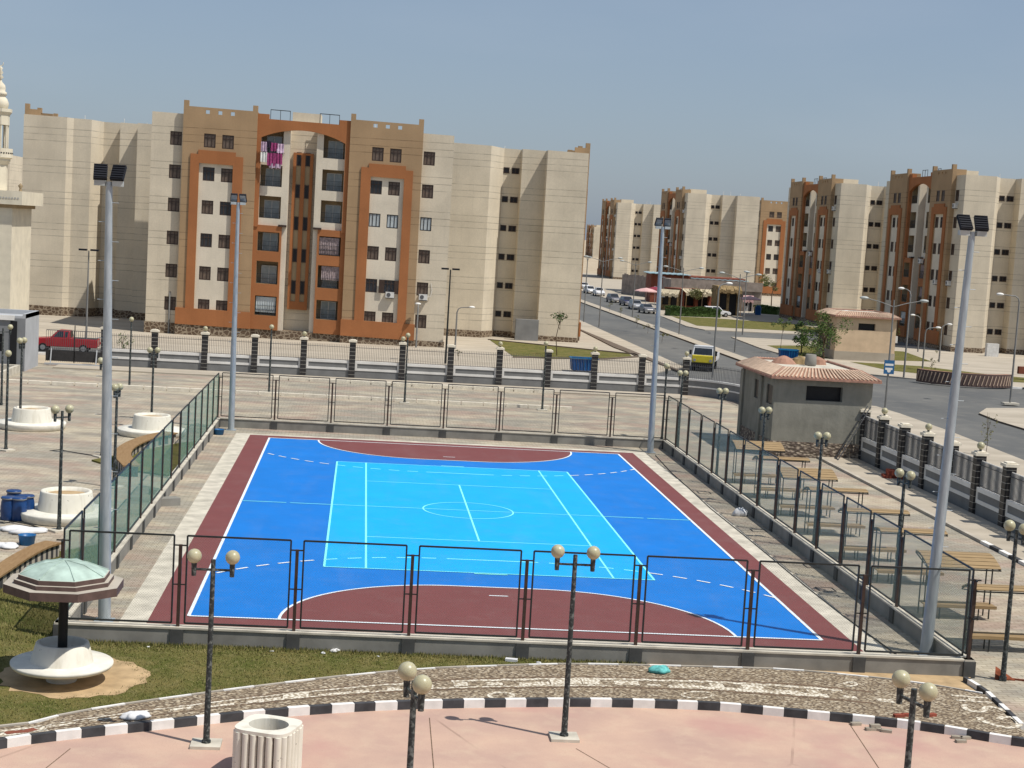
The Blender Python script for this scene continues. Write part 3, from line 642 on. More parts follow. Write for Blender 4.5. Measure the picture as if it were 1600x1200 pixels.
mb.add(vs, fs, 'grass_blade'); tag(mb.build('grass'), 'short dry green grass of the lawn in front of the near fence', 'grass', kind='stuff')
# ------------------------------------------------------------------ shelters with benches
def shelter(flip=False):
    t = thing('canopy_bench', (0, 0, 0), 0, 'x', 'bench', 'canopy benches in a row beside the court')
    L = 2.35; s_ = -1 if flip else 1       # low edge towards -y (camera) unless flipped
    prof = [(.62, 1.93), (.42, 1.955), (.2, 1.93), (-.02, 1.88), (-.24, 1.81), (-.46, 1.73), (-.6, 1.66)]
    if flip: prof = [(.6, 1.64), (.42, 1.74), (.22, 1.81), (.02, 1.86), (-.2, 1.885), (-.4, 1.87), (-.56, 1.81)]
    c = MB()
    for (ya, za), (yb, zb) in zip(prof, prof[1:]):
        d = Vector((0, yb-ya, zb-za)); n_ = d.normalized(); o = n_*.012; up_ = Vector((0, -n_.z, n_.y)); up_ = up_ if up_.z > 0 else -up_
        a_ = Vector((0, ya, za))+o; b_ = Vector((0, yb, zb))-o
        v = []
        for x in (0, L):
            for q in (a_, b_, b_+up_*.03, a_+up_*.03): v.append((x, q.y, q.z))
        c.add(v, [(0, 1, 2, 3), (7, 6, 5, 4), (0, 4, 5, 1), (1, 5, 6, 2), (2, 6, 7, 3), (3, 7, 4, 0)], 'wood')
    c.build('canopy', t)
    fr = MB()
    for x in (.02, L-.02):
        fr.tube([(x, y, z-.03) for y, z in prof], .022, 'fence_black', 6); fr.bar((x, prof[0][0], prof[0][1]-.04), (x, prof[-1][0], prof[-1][1]-.04), .03, 'fence_black')
    fr.bar((0, prof[-1][0], prof[-1][1]-.03), (L, prof[-1][0], prof[-1][1]-.03), .04, 'fence_black'); fr.build('canopy_frame', t)
    for x in (.12, L-.12):
        for y in (-.22, .25): MB().bar((x, y, 0), (x, y, 1.80), .035, 'fence_black').build('post', t)
    st = MB()
    for j in range(4): st.box(.02, L-.02, -.5+j*.135, -.5+j*.135+.115, .44, .475, 'wood')
    st.box(.0, L, -.53, -.505, .38, .48, 'wood'); st.build('seat', t)
    for x in (.55, L-.55):
        for y in (-.45, -.1): MB().bar((x, y, 0), (x, y, .44), .032, 'fence_black').build('leg', t)
    return t
shA = shelter(); shB = shelter(True)
ord_ = ['first', 'second', 'third', 'fourth', 'fifth', 'sixth', 'seventh', 'eighth']
for i, (x, y) in enumerate([(13.3, 11.2), (13.35, 7.0), (13.3, 2.5), (13.3, -1.7), (13.35, -6.5), (13.35, -10.4), (13.25, -15.35), (13.3, -19.3)]):
    src = (shA if i in (0, 2, 6) else shB); o = src if i < 2 else dup(src, (x, y, 0))
    o.location = (x, y, 0); o['label'] = 'slatted canopy bench, %s from the grey shed, roof %s' % (ord_[i], 'sloping towards the viewer' if i in (0, 2, 6) else 'arched')
# ------------------------------------------------------------------ sheds
def tile_skirt(mb, x0, x1, y0, y1, z0, z1, ov, ins, m='tile_pink'):
    co = [(x0-ov, y0-ov), (x1+ov, y0-ov), (x1+ov, y1+ov), (x0-ov, y1+ov)]; ci = [(x0+ins, y0+ins), (x1-ins, y0+ins), (x1-ins, y1-ins), (x0+ins, y1-ins)]
    for i in range(4):
        a_, b_ = Vector((*co[i], z0)), Vector((*co[(i+1) % 4], z0)); c_, d_ = Vector((*ci[(i+1) % 4], z1)), Vector((*ci[i], z1))
        mb.add([a_, b_, c_, d_], [(0, 1, 2, 3)], m)
        L = (b_-a_).length; n_ = int(L/.22)
        for j in range(n_+1):
            t_ = j/n_; p = a_.lerp(b_, t_)+Vector((0, 0, .03)); q = d_.lerp(c_, t_)+Vector((0, 0, .03)); mb.tube([p, q], .06, 'tile_light', 6, True, True)
        mb.tube([a_, d_], .08, 'tile_ridge', 6); mb.tube([d_, c_], .07, 'tile_ridge', 6)
        mb.bar(a_-Vector((0, 0, .05)), b_-Vector((0, 0, .05)), .12, 'tile_ridge')
    mb.add([(*p, z1-.06) for p in ci], [(0, 1, 2, 3)], 'concrete_light')
def holes_wall(mb, u0, u1, z0, z1, holes, y, depth, m, back=None, mr=None, mback=None):
    """front wall facing -y with openings and their reveals"""
    us = sorted({u0, u1, *[h[0] for h in holes], *[h[1] for h in holes]}); zs = sorted({z0, z1, *[h[2] for h in holes], *[h[3] for h in holes]})
    us = [u for u in us if u0 <= u <= u1]; zs = [z for z in zs if z0 <= z <= z1]
    for a_, b_ in zip(us, us[1:]):
        for c_, d_ in zip(zs, zs[1:]):
            mu, mz = (a_+b_)/2, (c_+d_)/2
            if any(h[0] < mu < h[1] and h[2] < mz < h[3] for h in holes): continue
            mb.add([(a_, y, c_), (b_, y, c_), (b_, y, d_), (a_, y, d_)], [(0, 1, 2, 3)], m)
    mr = mr or m; yb = y+depth
    for a_, b_, c_, d_ in holes:
        mb.add([(a_, y, c_), (a_, yb, c_), (a_, yb, d_), (a_, y, d_)], [(0, 1, 2, 3)], mr); mb.add([(b_, y, c_), (b_, y, d_), (b_, yb, d_), (b_, yb, c_)], [(0, 1, 2, 3)], mr)
        mb.add([(a_, y, c_), (b_, y, c_), (b_, yb, c_), (a_, yb, c_)], [(0, 1, 2, 3)], mr); mb.add([(a_, y, d_), (a_, yb, d_), (b_, yb, d_), (b_, y, d_)], [(0, 1, 2, 3)], mr)
        if back: mb.add([(a_, yb, c_), (b_, yb, c_), (b_, yb, d_), (a_, yb, d_)], [(0, 1, 2, 3)], mback or m)
def shed(name, loc, rz, Wd, Dp, H, m, label, win, side_wins, base, base_h, cat='building'):
    t = thing(name, loc, rz, label, cat); w = MB()
    holes_wall(w, 0, Wd, base_h, H, win, 0, .35, m, True, m, 'window_black')
    w.X = Matrix.Translation((0, Dp, 0)) @ Matrix.Rotation(R_(-90), 4, 'Z')
    holes_wall(w, 0, Dp, base_h, H, side_wins, 0, .07, m, True, m, 'window_black')
    w.X = Matrix.Identity(4)
    w.add([(Wd, 0, 0), (Wd, Dp, 0), (Wd, Dp, H), (Wd, 0, H)], [(0, 1, 2, 3)], m); w.add([(0, Dp, 0), (Wd, Dp, 0), (Wd, Dp, H), (0, Dp, H)], [(3, 2, 1, 0)], m)
    w.build('wall', t)
    b = MB(); b.box(-.05, Wd+.05, -.05, Dp+.05, -.05, base_h, base); b.build('plinth', t)
    r = MB(); tile_skirt(r, 0, Wd, 0, Dp, H-.02, H+.42, .32, .55); r.build('roof', t)
    return t
t = shed('transformer_shed', (17.75, 21.45, 0), R_(0), 5.4, 7.6, 4.38, 'cement', 'grey cement shed with a tiled roof edge and black slot window beside the benches', [(1.75, 3.75, 3.12, 3.92)],
         [(3.1, 4.6, 2.75, 3.8), (5.9, 7.2, 2.75, 3.8)], 'rubble', .85)
for y in (2.5, 6.9): MB().box(-.12, .0, y, y+.6, 0, 4.1, 'cement').build('pilaster', t)
pt = MB()
for i in range(3): pt.lathe([(.75-.1*i, 0), (.45, .28), (.15, .42), (0, .45)], 'tile_pink' if i != 1 else 'awning_yellow', 12, (1.6+i*1.05, 4.6+.3*i, 4.74), False)
pt.build('tile_pile', t)
tb = MB(); tb.lathe([(.30, 0), (.34, .1), (.30, .62), (.26, .64), (.24, .5)], 'concrete_grey', 14, (2.9, 3.7, 4.76)); tag(tb.build('roof_barrel', None, (17.75, 21.45, 0)), 'grey round barrel standing on the grey shed roof', 'barrel')
t = shed('service_house', (44.1, 99.6, .12), R_(0), 6.3, 6.5, 4.55, 'peach_render', 'beige service house with a tiled roof edge, beyond the road junction', [(2.3, 4.1, 3.15, 3.85)],
         [(.5, 2.0, .9, 3.6), (3.2, 4.8, .9, 3.6)], 'sidewalk', .9)
MB().box(6.3, 6.6, .2, .7, 2.0, 2.7, 'ac_white').build('wall_box', t)
# gatehouse at the left
t = thing('gatehouse', (-27.3, 47.2, 0), 0, 'grey gatehouse block with a white ledge at the left edge of the photo', 'building')
w = MB(); holes_wall(w, -9, 0, 0, 3.6, [(-2.6, -1.5, 1.3, 2.5)], 0, .2, 'grey_front_shade', True, 'grey_front_shade', 'window_black')
w.add([(0, 0, 0), (0, 4.6, 0), (0, 4.6, 3.9), (0, 0, 3.9)], [(0, 1, 2, 3)], 'grey_light'); w.box(-9, -.02, .35, 4.6, 3.55, 3.6, 'grey_light'); w.add([(-9, 4.6, 0), (0, 4.6, 0), (0, 4.6, 3.9), (-9, 4.6, 3.9)], [(0, 1, 2, 3)], 'grey_light')  # east wall lighter than the front: its sunlight is put into the colour
w.box(-.2, 0, 0, 4.6, 3.6, 3.9, 'grey_light'); w.box(-9, -.2, 4.3, 4.6, 3.6, 3.9, 'grey_light'); w.box(-9, -.2, 0, .3, 3.6, 3.75, 'grey_light'); w.build('wall', t)
MB().box(-2.1, -.75, -.12, .02, 3.45, 3.78, 'wall_white').build('ledge', t)
f = MB(); 
for x in (-2.6, -2.05, -1.54): f.box(x, x+.04, .02, .08, 1.3, 2.5, 'metal_dark')
f.box(-2.6, -1.5, .02, .08, 1.86, 1.92, 'metal_dark'); f.build('window', t)
w = MB(); w.box(-1.0, -.55, -.06, .0, 0, 3.4, 'window_black'); w.build('door_or_recess_shade', t)  # flat black slab standing in for the shade of a wall recess
w = MB(); w.box(-.12, .12, 0, 5.5, 0, .5, 'concrete_light'); w.box(-5, -.12, 5.2, 5.5, 0, .5, 'concrete_light'); tag(w.build('low_wall', None, (-27.6, 41.2, 0)), 'low pale planter wall in front of the gatehouse', 'wall')
# sliding gate
t = thing('sliding_gate', (-27.0, 53.0, 0), 0, 'black barred sliding gate between the gatehouse and the first striped pier', 'gate')
g = MB()
for i in range(27): g.bar((i*.15, 0, .25), (i*.15, 0, 2.5), .025, 'rail_grey')
g.bar((0, 0, 2.5), (4, 0, 2.5), .05, 'rail_grey'); g.bar((0, 0, 1.2), (4, 0, 1.2), .04, 'rail_grey'); g.bar((2, 0, .2), (2, 0, 2.9), .06, 'metal_dark'); g.build('bars', t)
g = MB(); g.box(0, 4, -.03, .03, .3, 1.05, 'pier_black'); g.build('sheet_panel', t)
g = MB(); g.bar((0, -.4, .12), (4.0, -.4, .12), .12, 'grey_light'); g.bar((.4, -.4, .1), (.4, -.05, 1.2), .07, 'grey_light'); g.bar((3.6, -.4, .1), (3.6, -.05, 1.2), .07, 'grey_light'); g.build('rail', t)
# ------------------------------------------------------------------ mushroom shelter
gz = G(97, 1030, .55); t = thing('mushroom_shelter', (gz.x, gz.y, .03), 0, 'round white bench with a black post and an octagonal pale green roof, on the lawn', 'shelter')
MB().lathe([(.35, 0), (.45, .25), (1.16, .36), (1.2, .42), (1.2, .47), (.6, .49)], 'plaster_white', 48).build('seat', t)
MB().lathe([(.74, .47), (.62, .93), (.57, .95), (.52, .93), (.50, .80), (0, .80)], 'plaster_chipped', 40).build('tub', t)
MB().tube([(0, 0, .75), (0, 0, 2.3)], .115, 'post_black', 8).build('post', t)
o = math.pi/8
r = MB(); 
for ra, z0_, z1_ in ((1.42, 2.22, 2.42), (1.18, 2.42, 2.52), (1.08, 2.52, 2.63)): r.prism([(ra*math.cos(o+i*math.pi/4), ra*math.sin(o+i*math.pi/4)) for i in range(8)], z0_, z1_, 'fascia_brown', 'kerb_plain')  # sunlight on the tier tops is put into their paler colour
r.prism([(1.3*math.cos(o+i*math.pi/4), 1.3*math.sin(o+i*math.pi/4)) for i in range(8)][::-1], 2.215, 2.22, 'fascia_brown'); r.build('fascia', t)
r = MB(); r.lathe([(1.05, 2.63), (1.0, 2.66), (.52, 2.86), (.0, 2.93)], 'roof_green', 8, (0, 0, 0), False, o)
for i in range(8):
    a_ = o+i*math.pi/4; r.tube([(1.04*math.cos(a_), 1.04*math.sin(a_), 2.655), (.52*math.cos(a_), .52*math.sin(a_), 2.865), (0, 0, 2.935)], .012, 'roof_green', 5)
r.build('roof', t)
# ------------------------------------------------------------------ planters
def planter(px, py, z, lab, first=[None]):
    g = G(px, py, z)
    if first[0] is None:
        t = thing('round_planter', (g.x, g.y, 0), 0, lab, 'planter', 'round planters on the plaza')
        MB().lathe([(1.60, 0), (1.66, .04), (1.72, .28), (1.70, .33), (.9, .35)], 'plaster_white', 48).build('ring_seat', t)
        MB().lathe([(1.02, .34), (.92, 1.0), (.90, 1.04), (.78, 1.04), (.74, .88)], 'plaster_chipped', 40).build('tub', t)
        MB().lathe([(.80, .90), (.4, .96), (0, .99)], 'soil', 24).build('soil', t); first[0] = t; return t
    return dup(first[0], (g.x, g.y, 0), rnd.random()*3, lab)
planter(104, 768, 1.0, 'nearest white round planter with a ring seat, beside the blue drums')
planter(50, 638, 1.0, 'white round planter farthest left, behind two globe lamps')
planter(238, 649, 1.0, 'white round planter touching the left court fence')
# serpentine benches
def wbench(px, label, w_=.55, z=.5, base='kerb_black'):
    pl_ = spl([G2(*q, z) for q in px], 6); c = (sum(p[0] for p in pl_)/len(pl_), sum(p[1] for p in pl_)/len(pl_))
    t = thing('curved_bench', (c[0], c[1], 0), 0, label, 'bench'); pl_ = [(p[0]-c[0], p[1]-c[1]) for p in pl_]; s_ = MB(); b = MB(); n = len(pl_)
    def off(i, d):
        a_ = Vector((*pl_[max(i-1, 0)], 0)); e_ = Vector((*pl_[min(i+1, n-1)], 0)); dv = (e_-a_).normalized(); return (pl_[i][0]-dv.y*d, pl_[i][1]+dv.x*d)
    for i in range(n-1):
        q = [off(i, -w_/2), off(i+1, -w_/2), off(i+1, w_/2), off(i, w_/2)]; cx_ = sum(p[0] for p in q)/4; cy_ = sum(p[1] for p in q)/4
        s_.prism([(cx_+(p[0]-cx_)*.985, cy_+(p[1]-cy_)*.985) for p in q], z-.06, z, 'wood_old')
        q = [off(i, -w_*.36), off(i+1, -w_*.36), off(i+1, w_*.36), off(i, w_*.36)]; b.prism(q, 0, z-.06, base if i % 2 else 'kerb_plain')
    s_.build('seat', t); b.build('base', t)
wbench([(268, 675), (240, 680), (212, 690), (196, 700), (192, 711), (201, 722), (206, 727)], 'curved brown wooden bench winding behind the left court fence', .75)
wbench([(84, 846), (62, 853), (35, 867), (10, 883), (-20, 902)], 'straight brown wooden bench at the left edge behind the mushroom shelter', .6)
# ------------------------------------------------------------------ drums, sacks, bucket
def drum():
    t = thing('plastic_drum', (0, 0, 0), 0, 'x', 'drum', 'blue plastic drums by the planter')
    MB().lathe([(0, 0), (.24, 0), (.27, .05), (.285, .3), (.285, .5), (.26, .68), (.24, .74), (.26, .76)], 'drum_blue', 24).build('body', t)
    MB().lathe([(.27, .76), (.275, .82), (.25, .84), (.0, .835)], 'drum_blue', 24).build('lid', t)
    MB().lathe([(.276, .765), (.284, .785), (.276, .805)], 'wall_grey', 24).build('ring', t)
    return t
d0 = drum()
for i, (q, lb) in enumerate([((13, 812), 'blue plastic drum at the front left of the group of four'), ((29, 813), 'blue plastic drum in front of the others, with a white smear'), ((41, 809), 'blue plastic drum at the right of the group, touching the planter ring'), ((21, 801), 'blue plastic drum at the back of the group, its lid showing above the others')]):
    g = G(*q); o = d0 if i == 0 else dup(d0, g); o.location = g; o['label'] = lb
MB_ = MB().lathe([(0, 0), (.2, 0), (.24, .3), (.25, .31), (.22, .31), (.2, .1)], 'bucket_blue', 20)
b1 = MB_.build('bucket', None, G(342, 679)); tag(b1, 'blue round basin by the far left floodlight mast', 'bucket'); b1.scale = (1.15, 1.15, .9)
b2 = tag(inst(b1.data, 'bucket', None, G(42, 851)), 'blue bucket between the white sacks and the straight bench', 'bucket'); b2.scale = (1.2, 1.2, 1.1)
def sack(loc, rz, sx, sy, sz, m, label, cat='sack', seed=1, name='sack'):
    r_ = random.Random(seed); mb = MB(); n, k_ = 20, 10; vs = []; 
    for i in range(k_+1):
        for j in range(n):
            th, ph = math.pi*i/k_, 2*math.pi*j/n; rr = 1+r_.uniform(-.1, .1)+.12*math.sin(3*ph+seed)+.1*math.sin(5*ph+2*th+seed)
            vs.append((sx*rr*math.sin(th)*math.cos(ph), sy*rr*math.sin(th)*math.sin(ph), max(0, sz*(.45-math.cos(th)*rr))))
    mb.add(vs, [(i*n+j, i*n+(j+1) % n, (i+1)*n+(j+1) % n, (i+1)*n+j) for i in range(k_) for j in range(n)], m, True)
    o = mb.build(name, None, loc); o.rotation_euler = (0, 0, rz); return tag(o, label, cat)
sack(G(22, 829), .2, .55, .28, .12, 'sack_white', 'white sack lying farthest from the bench near the blue drums', seed=2)
sack(G(45, 833), .5, .65, .25, .13, 'sack_white', 'white sack lying between the other sack and the globe lamp', seed=3)
sack(G(8, 855), -.2, .5, .35, .1, 'sack_white', 'white sack at the left photo edge behind the straight bench', seed=4)
sack(G(1157, 806), .3, .34, .2, .22, 'sack_white', 'crumpled white sack by the right court fence inside the court', seed=5)
sack(G(1030, 1051, .13), .1, .30, .16, .12, 'cloth_teal', 'crumpled teal cloth on the pebble band', 'cloth', 6, 'cloth')
sack(G(211, 1122, .13), .3, .34, .18, .10, 'sack_white', 'crumpled pale sheet on the left part of the pebble band', 'cloth', 7, 'plastic_sheet')
MB_ = MB().box(-.16, .16, -.08, .08, 0, .07, 'sack_white'); o = tag(MB_.build('foam_block', None, G(799, 1033, .03)), 'small white foam block on the grass by the near fence', 'block'); o.rotation_euler = (0, 0, -.2)
for q, sc_, lb in (((523, 1018), .16, 'largest white litter scrap, on the grass under the third fence panel'), ((425, 1018), .06, 'small white scrap on the grass just left of the second fence pilaster'), ((505, 1021), .09, 'pale scrap touching the largest litter scrap on its left'),
                   ((842, 1036), .08, 'pale scrap on the lawn tip right of the white foam block'), ((770, 1026), .05, 'tiny white scrap on the grass left of the foam block'), ((591, 1026), .05, 'tiny white scrap on the grass left of the nearest middle lamp'), ((232, 1011), .05, 'tiny white scrap between the mushroom shelter and the first fence pilaster')):
    sack(G(*q, .03), rnd.random()*3, sc_, sc_*.6, sc_*.3, 'sack_white', lb, 'litter', int(q[0]), 'litter')['group'] = 'white litter scraps by the near fence'
# concrete lumps by left fence
for q, s_, lb in (((262, 789), .42, 'loose grey concrete block inside the left court fence'), ((246, 772), .3, 'broken pale block on the wall foot below the missing fence panel')):
    o = tag(MB().box(-s_, s_, -s_*.6, s_*.6, 0, s_*.7, 'concrete_grey').build('concrete_block', None, G(*q)), lb, 'block'); o.rotation_euler = (0, 0, .5)
# bricks
def bricks(lst, m, group):
    for q, z, rz, tilt, lb in lst:
        o = MB().box(-.125, .125, -.06, .06, 0, .065, m).build('brick', None, G(*q, z)); o.rotation_euler = (tilt, 0, rz); tag(o, lb, 'brick', group)
bricks([((1337, 1133), .004, .2, 0, 'grey paving brick lying alone left of the small brick pile'), ((1360, 1141), .004, .1, 0, 'grey paving brick at the left foot of the brick pile'), ((1369, 1141), .004, -.5, 0, 'grey paving brick in the middle of the brick pile'),
        ((1367, 1136), .07, .1, 0, 'grey paving brick on top of the pile near the kerb'), ((1385, 1144), .004, -.3, 0, 'grey paving brick at the right of the brick pile'),
        ((1495, 1154), .004, -.2, 0, 'grey paving brick left of the standing brick near the right edge'), ((1508, 1155), .004, .3, 0, 'grey paving brick beside the standing brick near the right edge'), ((1501, 1160), .004, .1, 0, 'grey paving brick in front of the standing brick'),
        ((1515, 1150), .004, .1, 1.4, 'small brick standing upright near the right edge'), ((1531, 1153), .004, .8, 0, 'grey paving brick farthest right below the kerb')], 'brick_grey', 'loose bricks')
bricks([((1404, 1120), .13, .2, 0, 'red hollow brick on the pebbles left of the right foreground lamp'), ((1416, 1119), .13, .1, 0, 'red hollow brick touching the right foreground lamp post'), ((1455, 1119), .13, .4, 0, 'red hollow brick on the pebbles right of the right foreground lamp')], 'brick_red', 'loose bricks')
for i, (dx, dy, z) in enumerate([(0, 0, 0), (.45, .1, 0), (.9, .05, 0), (.2, .05, .25), (.65, .1, .25), (.1, .5, 0), (.55, .5, 0), (.3, .5, .25)]):
    p = G(1386, 750); o = MB().box(-.2, .2, -.14, .14, 0, .24, 'brick_red').build('hollow_brick', None, (p.x+dx, p.y+dy, z)); o.rotation_euler = (0, 0, rnd.uniform(-.2, .2)); tag(o, 'red hollow brick, one of the jumbled heap beside the striped pier wall', 'brick', 'red brick heap by the pier wall')
o = MB(); o.add([(0, 0, 0), (.55, -.05, 0), (.1, .25, .28), (.0, .0, .03), (.55, -.05, .03), (.1, .25, .31)], [(0, 1, 2), (3, 4, 5), (0, 1, 4, 3), (1, 2, 5, 4), (2, 0, 3, 5)], 'rust_plate'); o.bar((.4, .1, .02), (.95, -.1, .02), .05, 'rust_plate')
tag(o.build('steel_plate', None, G(1554, 1062)), 'rusty steel plate lying at the foot of the nearest right row lamp', 'scrap')
# steel ladder leaning at the shed
t = thing('steel_ladder', (22.0, 20.2, 0), 0, 'thin grey steel ladder leaning between the grey shed and the pier wall', 'ladder'); f = MB()
f.bar((-.9, 0, 0), (.9, .6, 3.0), .04, 'rail_grey'); f.bar((-.9, .5, 0), (.9, 1.1, 3.0), .04, 'rail_grey')
for i in range(8): f.bar((-.9+.22*i, .07*i, .37*i), (-.9+.22*i, .5+.07*i, .37*i), .03, 'rail_grey')
f.build('rails', t)
# ------------------------------------------------------------------ litter bin in the foreground
bn = G(420, 1134, 1.0); t = thing('litter_bin', (bn.x, bn.y, .004), R_(-20), 'white ribbed concrete litter bin in the foreground', 'bin')
w = MB(); n = 40; prof = []
def rr_(t_, a_, e_=.30): 
    c_, s_ = math.cos(t_), math.sin(t_); return (a_*math.copysign(abs(c_)**.45, c_), a_*math.copysign(abs(s_)**.45, s_))
for z, a_ in ((0, .44), (.02, .46), (.9, .47), (.93, .46)): prof.append([(*rr_(2*math.pi*i/n, a_), z) for i in range(n)])
vs = sum(prof, []); w.add(vs, [(r_i*n+j, r_i*n+(j+1) % n, (r_i+1)*n+(j+1) % n, (r_i+1)*n+j) for r_i in range(3) for j in range(n)], 'fascia_brown')
w.build('core', t)
for sd in range(4):
    a0 = sd*math.pi/2
    for j in range(6):
        u = -.37+j*.148; rb = MB(); rb.X = Matrix.Rotation(a0, 4, 'Z'); rb.tube([(u, -.475+(.03 if j in (0, 5) else 0), 0.0), (u, -.475+(.03 if j in (0, 5) else 0), .93)], [.07, .07], 'plaster_chipped', 8); rb.build('rib', t)
tp = MB(); O_ = [rr_(2*math.pi*i/n, .52) for i in range(n)]; I_ = [(.36*math.cos(2*math.pi*i/n), .34*math.sin(2*math.pi*i/n)) for i in range(n)]
vs = [(*p, .93) for p in O_]+[(*p, 1.0) for p in O_]+[(*p, 1.0) for p in I_]+[(*p, .4) for p in I_]
tp.add(vs, [(k_*n+j, k_*n+(j+1) % n, (k_+1)*n+(j+1) % n, (k_+1)*n+j) for k_ in range(3) for j in range(n)], 'plaster_chipped'); tp.build('rim', t); t.scale = (1.14, 1.14, 1.03)
# ------------------------------------------------------------------ street lamps, masts beyond the wall
def street_lamp(base, top, label, kind='double', ang=0, arm=1.6, col='street_pole', z0=.1, r=.09):
    b = G(*base, z0); H = TOP(b, *top)-z0; t = thing('street_lamp', b, ang, label, 'street lamp', 'street lamps along the roads')
    p = MB(); p.tube([(0, 0, 0), (0, 0, H)] if kind != 'single' else [(0, 0, 0), (0, 0, H-.5), (.1, 0, H-.18), (.35, 0, H-.02), (arm*.7, 0, H+.05)], [r, r*.6] if kind != 'single' else [r, r*.75, r*.6, r*.5, r*.45], col, 8); p.build('pole', t)
    if kind == 'double':
        for s_ in (-1, 1):
            MB().tube([(0, 0, H-.5), (s_*arm*.5, 0, H-.2), (s_*arm, 0, H)], .035, col, 6).build('arm', t)
            MB().ball((s_*(arm+.3), 0, H+.04), .34, 'bracket', 10, 6, sz=.35).build('lamp_head', t)
    elif kind == 'single': MB().ball((arm*.7+.25, 0, H+.06), .3, 'wall_white', 10, 6, sz=.4).build('lamp_head', t)
    elif kind == 'flood':
        for s_ in (-1, 1): MB().box(s_*.15, s_*.75, -.25, .25, H-.02, H+.12, 'floodlight_body').build('lamp_head', t)
    return t
SL = [((134, 549), (138, 391), 'grey double floodlight pole behind the red pickup', 'flood', 0, 1, 'street_pole'), ((96, 488), (96, 427), 'short grey lamp in front of the far left cream wall', 'single', R_(150), 1, 'street_pole'),
      ((263, 521), (265, 453), 'short grey lamp beside the window column of the left cream strip', 'single', R_(90), .6, 'street_pole'), ((696, 568), (706, 421), 'dark double floodlight pole before the pale blank wall right of the arch', 'flood', 0, 1, 'fence_black'),
      ((650, 543), (654, 476), 'short grey lamp below the air conditioners', 'single', R_(90), .6, 'street_pole'), ((711, 545), (722, 480), 'curved short lamp before the pale blank wall right of the arch', 'single', 0, 1.6, 'street_pole'),
      ((936, 511), (952, 403), 'double road lamp on the near side of the road beside the apartment corner', 'double', R_(15), 2.0, 'street_pole'), ((912, 503), (918, 402), 'road lamp hugging the brown edge of the main apartment building', 'double', R_(90), 1.6, 'street_pole'),
      ((988, 496), (994, 409), 'double median lamp left of the far right floodlight mast', 'double', R_(10), 1.8, 'street_pole'), ((1061, 523), (1067, 418), 'double median lamp right of the far right floodlight mast', 'double', R_(10), 2.0, 'street_pole'),
      ((1148, 550), (1156, 428), 'double median lamp nearest the junction', 'double', R_(5), 1.7, 'street_pole'), ((1160, 523), (1164, 425), 'road lamp at the hedge corner behind the junction lamp', 'double', R_(80), 1.5, 'street_pole'),
      ((1113, 590), (1124, 443), 'tall grey curved lamp beside the yellow truck', 'single', R_(15), 1.0, 'street_pole'), ((1383, 639), (1393, 468), 'double lamp with a blue sign on its pole right of the grey shed', 'double', 0, 1.9, 'street_pole'),
      ((1412, 590), (1421, 452), 'tall single lamp behind the blue sign lamp', 'single', R_(170), .9, 'street_pole'), ((1441, 579), (1452, 512), 'short lamp with a bright white head before the brown facade', 'single', 0, 1.4, 'street_pole'),
      ((1467, 566), (1473, 507), 'short lamp beside the near right floodlight mast', 'single', R_(10), .9, 'street_pole'), ((1434, 550), (1431, 493), 'short lamp in the shade of the right apartment building', 'single', R_(180), 1.0, 'street_pole'),
      ((1578, 632), (1588, 462), 'tall curved single lamp on the round island at the right edge', 'single', R_(180), 1.9, 'street_pole'), ((1330, 560), (1320, 487), 'dark lamp behind the beige service house roof', 'single', R_(180), 1.0, 'fence_black')]
for b_, tp_, lb, kd, an, ar, cl in SL:
    o = street_lamp(b_, tp_, lb, kd, an, ar, cl)
    if 'blue sign' in lb and 'with' in lb:
        sg = MB(); sg.box(-.38, .38, -.13, -.10, 2.55, 3.55, 'sign_blue'); sg.box(-.3, .3, -.136, -.131, 3.15, 3.3, 'wall_white'); sg.box(-.28, .25, -.136, -.131, 2.85, 3.0, 'wall_white'); sg.tube([(0, -.131, 2.8), (0, -.137, 2.8)], .14, 'wall_white', 14)
        sg.build('sign_board', o)
MB().box(-.6, .6, -.4, .4, 0, .15, 'concrete_light').build('footing', [c_ for c_ in S.collection.objects if c_.get('label', '').startswith('tall curved single lamp on the round')][0])
